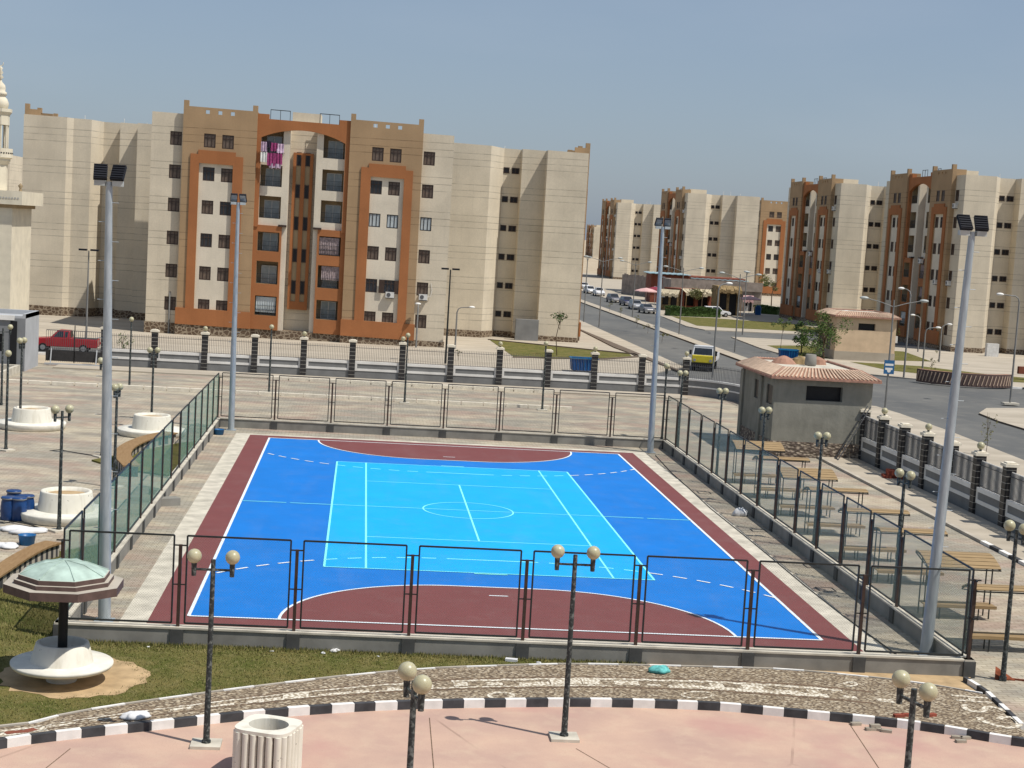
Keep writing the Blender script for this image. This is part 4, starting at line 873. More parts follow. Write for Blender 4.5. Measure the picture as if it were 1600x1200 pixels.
# ------------------------------------------------------------------ vehicles
def carlike(label, m, loc, rz, kind='sedan', name='parked_car', cat='car', group='cars parked along the far road'):
    t = thing(name, loc, rz, label, cat, group); Wd = .86
    P_ = {'sedan': [(-2.15, .45), (-2.2, .75), (-1.95, .92), (-1.2, .98), (1.05, .95), (2.0, .82), (2.18, .6), (2.1, .35), (-2.1, .35)],
          'pickup': [(-2.6, .5), (-2.62, 1.08), (-.55, 1.1), (-.5, 1.12), (.95, 1.1), (2.3, .98), (2.5, .75), (2.48, .4), (-2.55, .42)]}[kind if kind != 'suv' else 'sedan']
    C_ = {'sedan': [(-1.5, .97), (-1.05, 1.42), (.25, 1.45), (.95, .95)], 'pickup': [(-.55, 1.1), (-.48, 1.66), (.42, 1.70), (1.02, 1.1)], 'suv': [(-2.0, .95), (-1.8, 1.5), (.3, 1.55), (.95, .95)]}[kind]
    def ext(mb, prof, w0, w1, m_):
        n = len(prof); zt = max(p[1] for p in prof); zb = min(p[1] for p in prof)
        wz = lambda z: w0+(w1-w0)*((z-zb)/(zt-zb) if zt > zb else 0)
        vs = [(x, -wz(z), z) for x, z in prof]+[(x, wz(z), z) for x, z in prof]
        mb.add(vs, [tuple(range(n))[::-1], tuple(range(n, 2*n))]+[(i, (i+1) % n, n+(i+1) % n, n+i) for i in range(n)], m_)
    b = MB(); ext(b, P_, Wd, Wd*.95, m); o = b.build('body', t); bv = o.modifiers.new('b', 'BEVEL'); bv.width = .06; bv.segments = 2
    c_ = MB(); ext(c_, C_, Wd*.93, Wd*.74, m); o = c_.build('cabin', t); bv = o.modifiers.new('b', 'BEVEL'); bv.width = .05; bv.segments = 2
    g_ = MB(); xa, za = C_[0]; xb, zb = C_[1]; xc, zc = C_[2]; xd, zd = C_[3]
    for s_ in (-1, 1):
        w0, w1 = Wd*.93+.006, Wd*.74+.006; f_ = lambda z: s_*(w0+(w1-w0)*((z-za)/(zc-za)))
        mid = (xb+xc)/2
        for p, q, r_, u in (((xa+.28, za+.07), (mid-.06, za+.07), (mid-.06, zb-.08), (xb+.1, zb-.08)), ((mid+.06, za+.07), (xd-.25, zd+.07), (xc-.03, zc-.08), (mid+.06, zc-.08))):
            g_.add([(x, f_(z), z) for x, z in (p, q, r_, u)], [(0, 1, 2, 3)], 'glass_car')
    for (x0_, z0_), (x1_, z1_), s_ in ((C_[3], C_[2], 1), (C_[0], C_[1], -1)):
        d = .012*s_; g_.add([(x0_+(x1_-x0_)*.1+d, -Wd*.82, z0_+(z1_-z0_)*.1+.01), (x0_+(x1_-x0_)*.1+d, Wd*.82, z0_+(z1_-z0_)*.1+.01), (x0_+(x1_-x0_)*.9+d, Wd*.68, z0_+(z1_-z0_)*.9+.01), (x0_+(x1_-x0_)*.9+d, -Wd*.68, z0_+(z1_-z0_)*.9+.01)], [(0, 1, 2, 3)], 'glass_car')
    g_.build('window', t)
    if kind == 'pickup':
        bd = MB(); bd.box(-2.5, -.65, -.72, .72, 1.085, 1.105, 'metal_dark'); bd.build('bed', t)
    wr = .33; wx = (-1.35, 1.35) if kind != 'pickup' else (-1.55, 1.55); wd = None
    for x in wx:
        for s_ in (-1, 1):
            if wd is None:
                w_ = MB().tube([(0, -.1, 0), (0, .1, 0)], wr, 'tyre', 18); o = w_.build('wheel', t, (x, s_*(Wd-.07), wr)); wd = o.data
                h_ = MB().tube([(0, -.115, 0), (0, .115, 0)], wr*.6, 'hub', 14); ho = h_.build('rim', o); hd = ho.data
            else: o = inst(wd, 'wheel', t, (x, s_*(Wd-.07), wr)); inst(hd, 'rim', o, (0, 0, 0))
    x1 = P_[6][0] if kind == 'pickup' else 2.12
    for s_ in (-1, 1):
        MB().box(x1-.08, x1+.035, s_*.62-.16, s_*.62+.16, .62, .76, 'chrome').build('headlight', t); MB().box(P_[1][0]-.03, P_[1][0]+.06, s_*.7-.1, s_*.7+.1, .62, .82, 'lamp_red').build('tail_light', t)
    MB().box(x1-.1, x1+.08, -.84, .84, .38, .52, 'chrome').build('bumper', t)
    return t
carlike('red pickup truck parked on the back street behind the sliding gate', 'car_red', G(101, 549), math.pi+.02, 'pickup', 'pickup_truck', 'pickup truck', None)
for q, m_, kd, lb, dz in [((1010, 490), 'car_grey', 'sedan', 'dark grey saloon car, nearest of the cars parked on the far road', .1), ((993, 484), 'car_silver', 'suv', 'silver car second in the row parked on the far road', .05), ((979, 478), 'car_navy', 'suv', 'dark blue car beside the umbrella stall on the far road', .1),
                          ((958, 473), 'car_grey', 'suv', 'grey estate car parked alone in front of the board fence', .1), ((935, 463), 'car_white', 'pickup', 'white pickup on the far road before the board fence', .0), ((921, 459), 'car_white', 'suv', 'white car half hidden by the main building edge', .1),
                          ((912, 452), 'car_white', 'sedan', 'white car farthest away on the far road', .1)]:
    g = G(*q); carlike(lb, m_, (g.x+.2, g.y+1.2, .0), -math.pi/2+dz, kd)
g = G(1120, 497); carlike('white van half hidden by the hedge under the awning stall', 'car_white', (g.x+.5, g.y+3, .12), 0, 'suv')
carlike('white car parked far off between the hedge and the dark apartment block', 'car_white', (88, 262, 0), 0.2, 'sedan')
# yellow truck
g = G(1087, 579); t = thing('yellow_truck', (g.x+1.0, g.y+1.2, 0), R_(-107), 'yellow and white flatbed truck on the road behind the back wall', 'truck')
def bev(o, w=.05): b = o.modifiers.new('b', 'BEVEL'); b.width = w; b.segments = 2; return o
b = MB(); b.box(.6, 2.2, -.95, .95, .75, 1.45, 'truck_yellow'); bev(b.build('cab', t), .08)
b = MB(); b.add([(.6, -.93, 1.45), (2.12, -.93, 1.45), (1.85, -.85, 2.15), (.65, -.85, 2.15), (.6, .93, 1.45), (2.12, .93, 1.45), (1.85, .85, 2.15), (.65, .85, 2.15)], [(0, 1, 2, 3), (7, 6, 5, 4), (1, 5, 6, 2), (3, 2, 6, 7), (0, 3, 7, 4)], 'car_white'); b.box(.6, 1.88, -.87, .87, 2.14, 2.24, 'car_white'); b.build('cab_roof', t)
b = MB(); b.add([(2.125, -.82, 1.50), (2.125, .82, 1.50), (1.90, .76, 2.06), (1.90, -.76, 2.06)], [(0, 1, 2, 3)], 'glass_car'); 
for s_ in (-1, 1): b.add([(.85, s_*.935, 1.50), (1.95, s_*.935, 1.50), (1.75, s_*.87, 2.05), (.85, s_*.87, 2.05)], [(0, 1, 2, 3)], 'glass_car')
b.build('windscreen', t)
b = MB(); b.box(2.2, 2.26, -.98, .98, .42, .78, 'tyre'); b.box(.3, 2.2, -.8, .8, .45, .75, 'tyre'); b.build('bumper', t)
b = MB(); b.box(-3.2, .45, -1.0, 1.0, .85, .97, 'car_white')
for s_ in (-1, 1): b.box(-3.2, .45, s_*1.0-.03, s_*1.0+.03, .97, 1.5, 'car_white')
b.box(-3.2, -3.14, -1, 1, .97, 1.5, 'car_white'); b.box(.4, .46, -1, 1, .97, 1.7, 'shed_rust'); b.build('cargo_bed', t)
MB().box(-3, .3, -.9, .9, .975, 1.25, 'brick_red').build('load', t)
for x in (-2.2, 1.5):
    for s_ in (-1, 1): MB().tube([(x, s_*.78-.12, .42), (x, s_*.78+.12, .42)], .42, 'tyre', 18).build('wheel', t)
for s_ in (-1, 1): MB().tube([(2.19, s_*.7, 1.0), (2.22, s_*.7, 1.0)], .13, 'chrome', 14).build('headlight', t); MB().box(1.95, 2.05, s_*1.12-.1, s_*1.12+.1, 1.45, 1.85, 'tyre').build('mirror', t)
# skips
def skip(loc, rz, label, L=2.0, Wd=1.3, H=1.15):
    t = thing('waste_skip', loc, rz, label, 'skip'); b = MB()
    b.add([(-L/2, -Wd/2, .15), (L/2, -Wd/2, .15), (L/2, Wd/2, .15), (-L/2, Wd/2, .15), (-L/2-.08, -Wd/2-.08, H), (L/2+.08, -Wd/2-.08, H), (L/2+.08, Wd/2+.08, H), (-L/2-.08, Wd/2+.08, H)], [(3, 2, 1, 0), (0, 1, 5, 4), (1, 2, 6, 5), (2, 3, 7, 6), (3, 0, 4, 7)], 'skip_blue')
    for i in range(7): x = -L/2+.1+i*(L-.2)/6; b.bar((x, -Wd/2-.02, .2), (x, -Wd/2-.1, H-.05), .06, 'skip_light' if i > 2 else 'skip_blue')
    b.box(-L/2, L/2, -Wd/2, Wd/2, .7, .8, 'skip_blue'); b.build('body', t)
    r_ = MB(); [r_.bar(p, q, .08, 'skip_light') for p, q in (((-L/2-.1, -Wd/2-.1, H), (L/2+.1, -Wd/2-.1, H)), ((-L/2-.1, Wd/2+.1, H), (L/2+.1, Wd/2+.1, H)), ((-L/2-.1, -Wd/2-.1, H), (-L/2-.1, Wd/2+.1, H)), ((L/2+.1, -Wd/2-.1, H), (L/2+.1, Wd/2+.1, H)))]; r_.build('rim', t)
    for x in (-L/2+.2, L/2-.2): MB().tube([(x, -Wd/2, .1), (x, -Wd/2+.08, .1)], .1, 'tyre', 10).build('wheel', t)
skip(G(911, 581, .1), 0, 'blue waste skip at the lawn edge behind the back wall')
skip(G(1231, 561, .1), R_(-5), 'dark blue waste skip on the pavement beyond the grey shed roof', 1.7, 1.2, .95)
# ------------------------------------------------------------------ planting
def foliage(mb, c, rx, ry, rz_, n, m, size, seed):
    r_ = random.Random(seed); vs = []; fs = []
    cl = [(r_.gauss(0, .45), r_.gauss(0, .45), r_.gauss(0, .45), r_.uniform(.22, .5)) for _ in range(max(6, n//120))]
    for i in range(n):
        q = r_.choice(cl); d = Vector((r_.gauss(0, 1), r_.gauss(0, 1), r_.gauss(0, 1))).normalized()*q[3]*(r_.random()**.4)
        p = Vector((c[0]+(q[0]+d.x)*rx, c[1]+(q[1]+d.y)*ry, c[2]+(q[2]+d.z)*rz_)); s_ = size*r_.uniform(.6, 1.3)
        a_ = Vector((r_.gauss(0, 1), r_.gauss(0, 1), r_.gauss(0, .6))).normalized(); b_ = a_.cross(Vector((r_.gauss(0, 1), r_.gauss(0, 1), r_.gauss(0, 1)))).normalized()
        k_ = len(vs); vs += [p-a_*s_, p-b_*s_*.4, p+a_*s_, p+b_*s_*.4]; fs.append((k_, k_+1, k_+2, k_+3))
    mb.add(vs, fs, m)
def tree(base, top, r_, label, m='leaf_mid', n=900, size=.1, crown=.55, z0=.1, name='tree', cat='tree', seed=0, tr=.06, group=None):
    b = G(*base, z0); H = max(.8, TOP(b, *top)-z0); t = thing(name, b, 0, label, cat, group); rn = random.Random(seed); tk = MB()
    hb = H*(1-crown*.6); pts = [(0, 0, 0), (rn.uniform(-.05, .05)*H, rn.uniform(-.05, .05)*H, hb*.5), (rn.uniform(-.06, .06)*H, 0, hb)]; tk.tube(pts, [tr, tr*.75, tr*.5], 'bark', 6)
    for i in range(7): a_ = rn.uniform(0, 6.28); q = rn.uniform(.5, 1); tk.tube([(pts[2][0], 0, hb*rn.uniform(.7, 1)), (math.cos(a_)*r_*.6*q, math.sin(a_)*r_*.6*q, hb+(H-hb)*rn.uniform(.2, .9))], [tr*.4, tr*.15], 'bark', 5)
    tk.build('trunk', t); c_ = MB(); foliage(c_, (0, 0, H*(1-crown/2)), r_, r_, H*crown/2, n, m, size, seed); c_.build('crown', t); return t
tree((870, 556), (877, 482), .95, 'small sparse tree on the lawn before the cream building corner', 'leaf_dark', 150, .13, .35, seed=1, tr=.05)
tree((716, 563), (712, 545), .3, 'tiny sapling behind the railing near the cream wall', 'leaf_dry', 60, .07, seed=9, tr=.02)
tree((192, 560), (194, 515), .6, 'thin sapling behind the first pier beside the near left mast', 'leaf_mid', 120, .09, .7, seed=2, tr=.03)
tree((1287, 566), (1262, 487), 1.9, 'leafy green tree against the left side of the beige service house', 'leaf_mid', 2600, .12, .85, seed=3, tr=.1)
tree((1252, 555), (1255, 500), 1.5, 'dark green bush tree left of the service house', 'leaf_dark', 1500, .12, .8, seed=4, tr=.08)
tree((1219, 552), (1217, 494), .9, 'small pale green sapling near the dark blue skip', 'leaf_mid', 350, .1, .4, seed=5, tr=.03)
tree((1540, 712), (1541, 636), .42, 'young sapling with two leafy tufts behind the right pier wall', 'leaf_dry', 130, .07, .75, seed=6, tr=.02)
tree((1395, 565), (1394, 500), .8, 'thin young tree by the right corner of the service house', 'leaf_mid', 160, .1, .7, seed=7, tr=.04)
tree((1455, 592), (1452, 556), .6, 'low thin sapling on the grass strip before the brown facade', 'leaf_dry', 90, .08, .6, seed=8, tr=.02)
tree((1095, 490), (1103, 442), 2.6, 'spreading dusty tree between the awning stalls', 'leaf_dry', 800, .2, .6, seed=10, tr=.1)
tree((1205, 478), (1212, 425), 3.2, 'thin tree in front of the orange facade beyond the hedge', 'leaf_dry', 600, .2, .6, seed=11, tr=.12)
tree((1185, 475), (1180, 438), 1.8, 'small dark tree beside the pink umbrella', 'leaf_dark', 500, .16, .7, seed=12, tr=.08)
for i, q in enumerate([(952, 487), (970, 496), (995, 512), (1034, 535), (1012, 521)]):
    tree(q, (q[0], q[1]-16), .5, 'wispy young shrub on the road verge, %s from the far end' % ['first', 'second', 'fourth', 'fifth', 'third'][i], 'leaf_dry', 70, .1, .5, seed=20+i, tr=.02, name='verge_shrub', cat='shrub', group='shrubs on the road verge')
def hedge(q0, q1, w_, h, label, seed):
    a_, b_ = G(*q0, .12), G(*q1, .12); L = (b_-a_).length; t = thing('hedge', a_, math.atan2(b_.y-a_.y, b_.x-a_.x), label, 'hedge'); c_ = MB(); r_ = random.Random(seed); vs = []; fs = []
    for i in range(int(L*w_*h*170)):
        x, y, z = r_.uniform(0, L), r_.uniform(-w_/2, w_/2), r_.uniform(0, h)
        if r_.random() < .6: z = h*(1-r_.random()**2*.25)+.12*math.sin(x*1.3)
        s_ = r_.uniform(.08, .17); p = Vector((x, y, z)); a1 = Vector((r_.gauss(0, 1), r_.gauss(0, 1), r_.gauss(0, 1))).normalized(); b1_ = a1.cross(Vector((r_.gauss(0, 1), r_.gauss(0, 1), r_.gauss(0, 1)))).normalized()
        k_ = len(vs); vs += [p-a1*s_, p-b1_*s_*.5, p+a1*s_, p+b1_*s_*.5]; fs.append((k_, k_+1, k_+2, k_+3))
    c_.add(vs, fs, 'leaf_dark'); c_.build('foliage', t); MB().box(.1, L-.1, -w_*.36, w_*.36, 0, h*.75, 'leaf_dark').build('core', t)
hedge((1042, 493), (1122, 496), 2.4, 1.35, 'clipped dark green hedge beside the far road', 1)
hedge((1180, 489), (1218, 492), 2.5, 1.3, 'dark green hedge beside the dark apartment block', 2)
# ------------------------------------------------------------------ stalls and sheds of the far market
def stall(q0, q1, H, dp, mw, ma, label, z0=.1, name='market_stall'):
    a_, b_ = G(*q0, z0), G(*q1, z0); L = (b_-a_).length; t = thing(name, a_, math.atan2(b_.y-a_.y, b_.x-a_.x), label, 'stall')
    w = MB(); holes_wall(w, 0, L, 0, H, [(L*.12, L*.45, .9, H*.75), (L*.55, L*.88, 0, H*.75)], 0, .5, mw, True, mw, 'window_black'); w.box(0, L, .55, dp, 0, H, mw); w.build('wall', t)
    r_ = MB(); n = 12
    for i in range(n): x0_, x1_ = L*i/n, L*(i+1)/n; s0 = .12*math.sin(i*1.7); r_.add([(x0_, .1, H+.1), (x1_, .1, H+.1), (x1_, -1.8, H-.55+s0), (x0_, -1.8, H-.55+s0)], [(0, 1, 2, 3)], ma); r_.add([(x0_, -1.8, H-.55+s0), (x1_, -1.8, H-.55+s0), (x1_, -1.82, H-1.0+s0), (x0_, -1.82, H-1.0+s0)], [(0, 1, 2, 3)], ma)
    r_.build('awning', t)
    for x in (.1, L-.1): MB().bar((x, -1.75, 0), (x, -1.75, H-.5), .08, 'wood_old').build('post', t)
    return t
def umbrella(q, H, r_, m, label):
    g = G(*q, .1); t = thing('market_umbrella', g, 0, label, 'umbrella'); MB().tube([(0, 0, 0), (0, 0, H)], .04, 'wall_white', 6).build('pole', t)
    MB().lathe([(r_, H-.55), (r_*.98, H-.42), (r_*.5, H-.1), (0, H+.1)], m, 8, (0, 0, 0), False).build('canopy', t)
a_ = G(918, 452, 0); t = thing('board_fence', (47.5, 262, 0), R_(-70), 'weathered grey board fence beyond the parked white cars', 'fence'); w = MB()
for i in range(34): w.box(i*.8, i*.8+.72, -.06, .06, 0, 4.2+rnd.uniform(-.2, .2), 'board_grey')
w.build('boards', t)
t = thing('market_shed', (47, 226, 0), R_(-4), 'long rust red shed with a pale blue corrugated roof', 'shed'); w = MB(); w.box(0, 17, 0, 9, 0, 5.2, 'shed_rust'); w.build('wall', t); w = MB()
for i in range(36): w.box(-.5+i*.5, i*.5-.02, -1.0, 10, 5.3+(.05 if i % 2 else 0)-(.5 if i > 14 else 0), 5.42+(.05 if i % 2 else 0)-(.5 if i > 14 else 0), 'sheet_blue')
w.build('roof', t); MB().box(3, 6.5, -.15, 0, 0, 3, 'board_grey').build('door_or_recess_shade', t)
stall((1030, 484), (1060, 486), 3.3, 5, 'awning_yellow', 'awning_beige', 'beige awning stall left of the hedge')
stall((1062, 486), (1112, 488), 3.6, 6, 'shed_rust', 'awning_beige', 'wide stall with a pale beige awning above the hedge')
stall((1118, 492), (1154, 494), 4.6, 5, 'awning_yellow', 'awning_yellow', 'tall stall with a tattered yellow awning')
w = MB(); w.box(0, 16, 0, .3, 3.4, 5.0, 'board_grey'); w.box(0, 16, .3, 8, 0, 4.8, 'board_grey'); tag(w.build('market_hall', None, (48, 212, 0)), 'grey flat roofed market hall behind the awning stalls', 'building')
stall((1160, 486), (1176, 487), 2.6, 2, 'grey_light', 'umbrella_pink', 'small grey kiosk beside the pink umbrella')
umbrella((1008, 482), 3.3, 2.0, 'umbrella_pink', 'large faded pink umbrella beside the rust red shed'); umbrella((1170, 492), 3.0, 1.9, 'umbrella_pink', 'faded pink umbrella over the small kiosk'); umbrella((1022, 480), 3.4, 1.6, 'umbrella_red', 'dark red umbrella next to the large pink one')
o = tag(MB().lathe([(.5, 0), (.5, 1.1), (.35, 1.5), (0, 1.6)], 'skip_blue', 14).build('water_tank', None, G(1184, 492, .12)), 'small blue tank before the far dark hedge', 'tank')
# low striped wall ring at the right (round flower bed)
t = thing('round_bed_wall', G(1520, 603, .12), 0, 'low brown curved wall with slanted cream bars on the pavement at the right', 'wall'); w = MB(); Rr_ = 4.6
for i in range(26):
    a0 = math.pi+.25+i*.085; a1 = a0+.085; w.add([(Rr_*math.cos(a0), 3+Rr_*.9*math.sin(a0), 0), (Rr_*math.cos(a1), 3+Rr_*.9*math.sin(a1), 0), (Rr_*math.cos(a1), 3+Rr_*.9*math.sin(a1), 1.15), (Rr_*math.cos(a0), 3+Rr_*.9*math.sin(a0), 1.15)], [(0, 1, 2, 3)], 'fascia_brown')
    am = a0+.03; w.bar(((Rr_+.03)*math.cos(am), 3+(Rr_*.9+.03)*math.sin(am), .15), ((Rr_+.03)*math.cos(am+.05), 3+(Rr_*.9+.03)*math.sin(am+.05), 1.0), .07, 'tile_light')
    w.add([(Rr_*math.cos(a0), 3+Rr_*.9*math.sin(a0), 1.15), (Rr_*math.cos(a1), 3+Rr_*.9*math.sin(a1), 1.15), ((Rr_-.5)*math.cos(a1), 3+(Rr_-.5)*.9*math.sin(a1), 1.15), ((Rr_-.5)*math.cos(a0), 3+(Rr_-.5)*.9*math.sin(a0), 1.15)], [(0, 1, 2, 3)], 'tile_pink')
    w.add([((Rr_-.5)*math.cos(a0), 3+(Rr_-.5)*.9*math.sin(a0), 1.15), ((Rr_-.5)*math.cos(a1), 3+(Rr_-.5)*.9*math.sin(a1), 1.15), ((Rr_-.5)*math.cos(a1), 3+(Rr_-.5)*.9*math.sin(a1), 0), ((Rr_-.5)*math.cos(a0), 3+(Rr_-.5)*.9*math.sin(a0), 0)], [(0, 1, 2, 3)], 'fascia_brown')
w.build('curved_wall', t)
t = thing('terrace_wall', (57.5, 84.5, .12), R_(2), 'brown straight terrace wall behind the curved striped wall', 'wall'); w = MB(); w.box(0, 14, 0, .4, .55, 1.25, 'shed_rust'); w.build('beam', t)
for i in range(4): MB().box(2.2+i*3, 2.8+i*3, -.02, .38, 0, .55, 'concrete_dark').build('pier', t)
tag(MB().box(-.7, .7, -.3, .3, 0, 1.5, 'ac_white').build('electric_cabinet', None, G(1549, 557, .12)), 'pale grey electric cabinet at the foot of the right apartment wall', 'cabinet')
tag(MB().box(-1.2, 1.2, -.4, .4, 0, 2.2, 'wall_grey').build('electric_cabinet', None, (12.6, 104.6, .1)), 'tall grey electric cabinet in the recess of the main building', 'cabinet')
# cables lying on the plaza
def cable(px, label, r_=.015, z=.02):
    mb_ = MB(); mb_.tube([(*G2(*q), z) for q in px], r_, 'fence_black', 5); tag(mb_.build('cable'), label, 'cable')
cable([(78, 705), (92, 703), (120, 708), (158, 714)], 'black cable on the plaza between two lamps'); cable([(0, 816), (14, 817), (18, 815), (45, 820), (76, 829), (90, 831)], 'black cable on the paving beside the blue drums'); cable([(1024, 712), (1050, 740), (1078, 765), (1110, 795), (1160, 835), (1205, 872), (1260, 918), (1320, 965), (1400, 1023)], 'long black cable lying between the court and the right fence', .02)
# ------------------------------------------------------------------ apartment buildings
ZC = [2.5+3.2*k_ for k_ in range(6)]; HB = 20.9
def offset(poly, d):
    n = len(poly); out = []
    for i in range(n):
        p, q, r_ = Vector(poly[i-1]), Vector(poly[i]), Vector(poly[(i+1) % n]); e1, e2 = (q-p).normalized(), (r_-q).normalized(); n1, n2 = Vector((e1.y, -e1.x)), Vector((e2.y, -e2.x)); bs = (n1+n2)
        bs = bs/max(.3, bs.dot(n1)) if bs.length > 1e-6 else n1; out.append((q.x+bs.x*d, q.y+bs.y*d))
    return out
PROF = [(.56, 0), (4.3, 0), (6.0, 3.2), (7.9, 3.2), (7.9, 1.5), (10.5, 1.5), (10.5, -.25), (15, -.25)]
WIN = {}
def win_mesh(kind):
    if kind in WIN: return WIN[kind]
    w_, h = {'w': (.56, .66), 's': (.33, .33), 'd': (.42, .33), 'slot': (.235, .66)}[kind.split('_')[0]]; pane = {'w': 'pane_brown', 'w_dark': 'pane_dark', 'w_light': 'pane_light', 's': 'window_black', 'd': 'window_black', 'slot': 'window_black'}[kind]
    fr = 'metal_dark' if kind == 'w_light' else 'shutter_brown'; f = MB(); 
    for x0_, x1_ in ((-w_, -w_+.09), (w_-.09, w_)): f.box(x0_, x1_, 0, .07, -h, h, fr)
    for z0_, z1_ in ((-h, -h+.09), (h-.09, h)): f.box(-w_+.09, w_-.09, 0, .07, z0_, z1_, fr)
    if kind.startswith('w'):
        for x in (-.19, .19): f.box(x-.035, x+.035, .005, .065, -h+.09, h-.09, fr)
        if kind != 'w_light': f.box(-w_+.09, w_-.09, .01, .06, h*.38, h*.38+.07, fr)
    elif kind == 'd': f.box(-.04, .04, .005, .06, -h+.09, h-.09, 'shutter_brown')
    o = f.build('window'); m = o.data; bpy.data.objects.remove(o)
    p = MB(); p.add([(-w_+.09, .045, -h+.09), (w_-.09, .045, -h+.09), (w_-.09, .045, h-.09), (-w_+.09, .045, h-.09)], [(0, 1, 2, 3)], pane); o = p.build('pane'); q = o.data; bpy.data.objects.remove(o)
    WIN[kind] = (m, q); return WIN[kind]
def put_win(kind, root, T, loc, rz=0):
    m, p = win_mesh(kind); o = bpy.data.objects.new('window', m); S.collection.objects.link(o); o.parent = root; o.matrix_local = T @ Matrix.Translation(loc) @ Matrix.Rotation(rz, 4, 'Z')
    q = bpy.data.objects.new('pane', p); S.collection.objects.link(q); q.parent = o; return o
def bal_meshes():
    r_ = MB(); 
    for z in (.06, .5, .95): r_.bar((0, 0, z), (2.03, 0, z), .035, 'metal_dark')
    for i in range(15): r_.bar((.02+i*.142, 0, .06), (.02+i*.142, 0, .95), .018, 'metal_dark')
    o = r_.build('balcony_railing'); a_ = o.data; bpy.data.objects.remove(o)
    d = MB(); 
    for x in (-.75, -.03, .69): d.box(x, x+.06, 0, .05, 0, 1.75, 'ac_white')
    d.box(-.69, .69, 0.001, .049, 1.69, 1.75, 'ac_white'); d.box(-.69, .69, 0.001, .049, 0, .06, 'ac_white'); o = d.build('balcony_door'); b_ = o.data; bpy.data.objects.remove(o)
    g_ = MB(); g_.add([(-.72, .03, .03), (.72, .03, .03), (.72, .03, 1.72), (-.72, .03, 1.72)], [(0, 1, 2, 3)], 'pane_reflection'); o = g_.build('pane'); c_ = o.data; bpy.data.objects.remove(o); return a_, b_, c_
BAL = bal_meshes()
def ac(root, T, loc):
    a_ = MB(); a_.box(-.42, .42, -.4, 0, 0, .55, 'ac_white'); a_.tube([(-.12, -.405, .28), (-.12, -.42, .28)], .2, 'rail_grey', 14); a_.box(-.4, .4, -.35, .0, -.08, 0, 'rail_grey')
    a_.tube([(.42, -.2, .3), (.75, -.15, .4), (.85, -.08, 1.0), (.7, -.05, 1.7)], .025, 'ac_white', 5); o = a_.build('air_conditioner', root); o.matrix_local = T @ Matrix.Translation(loc)
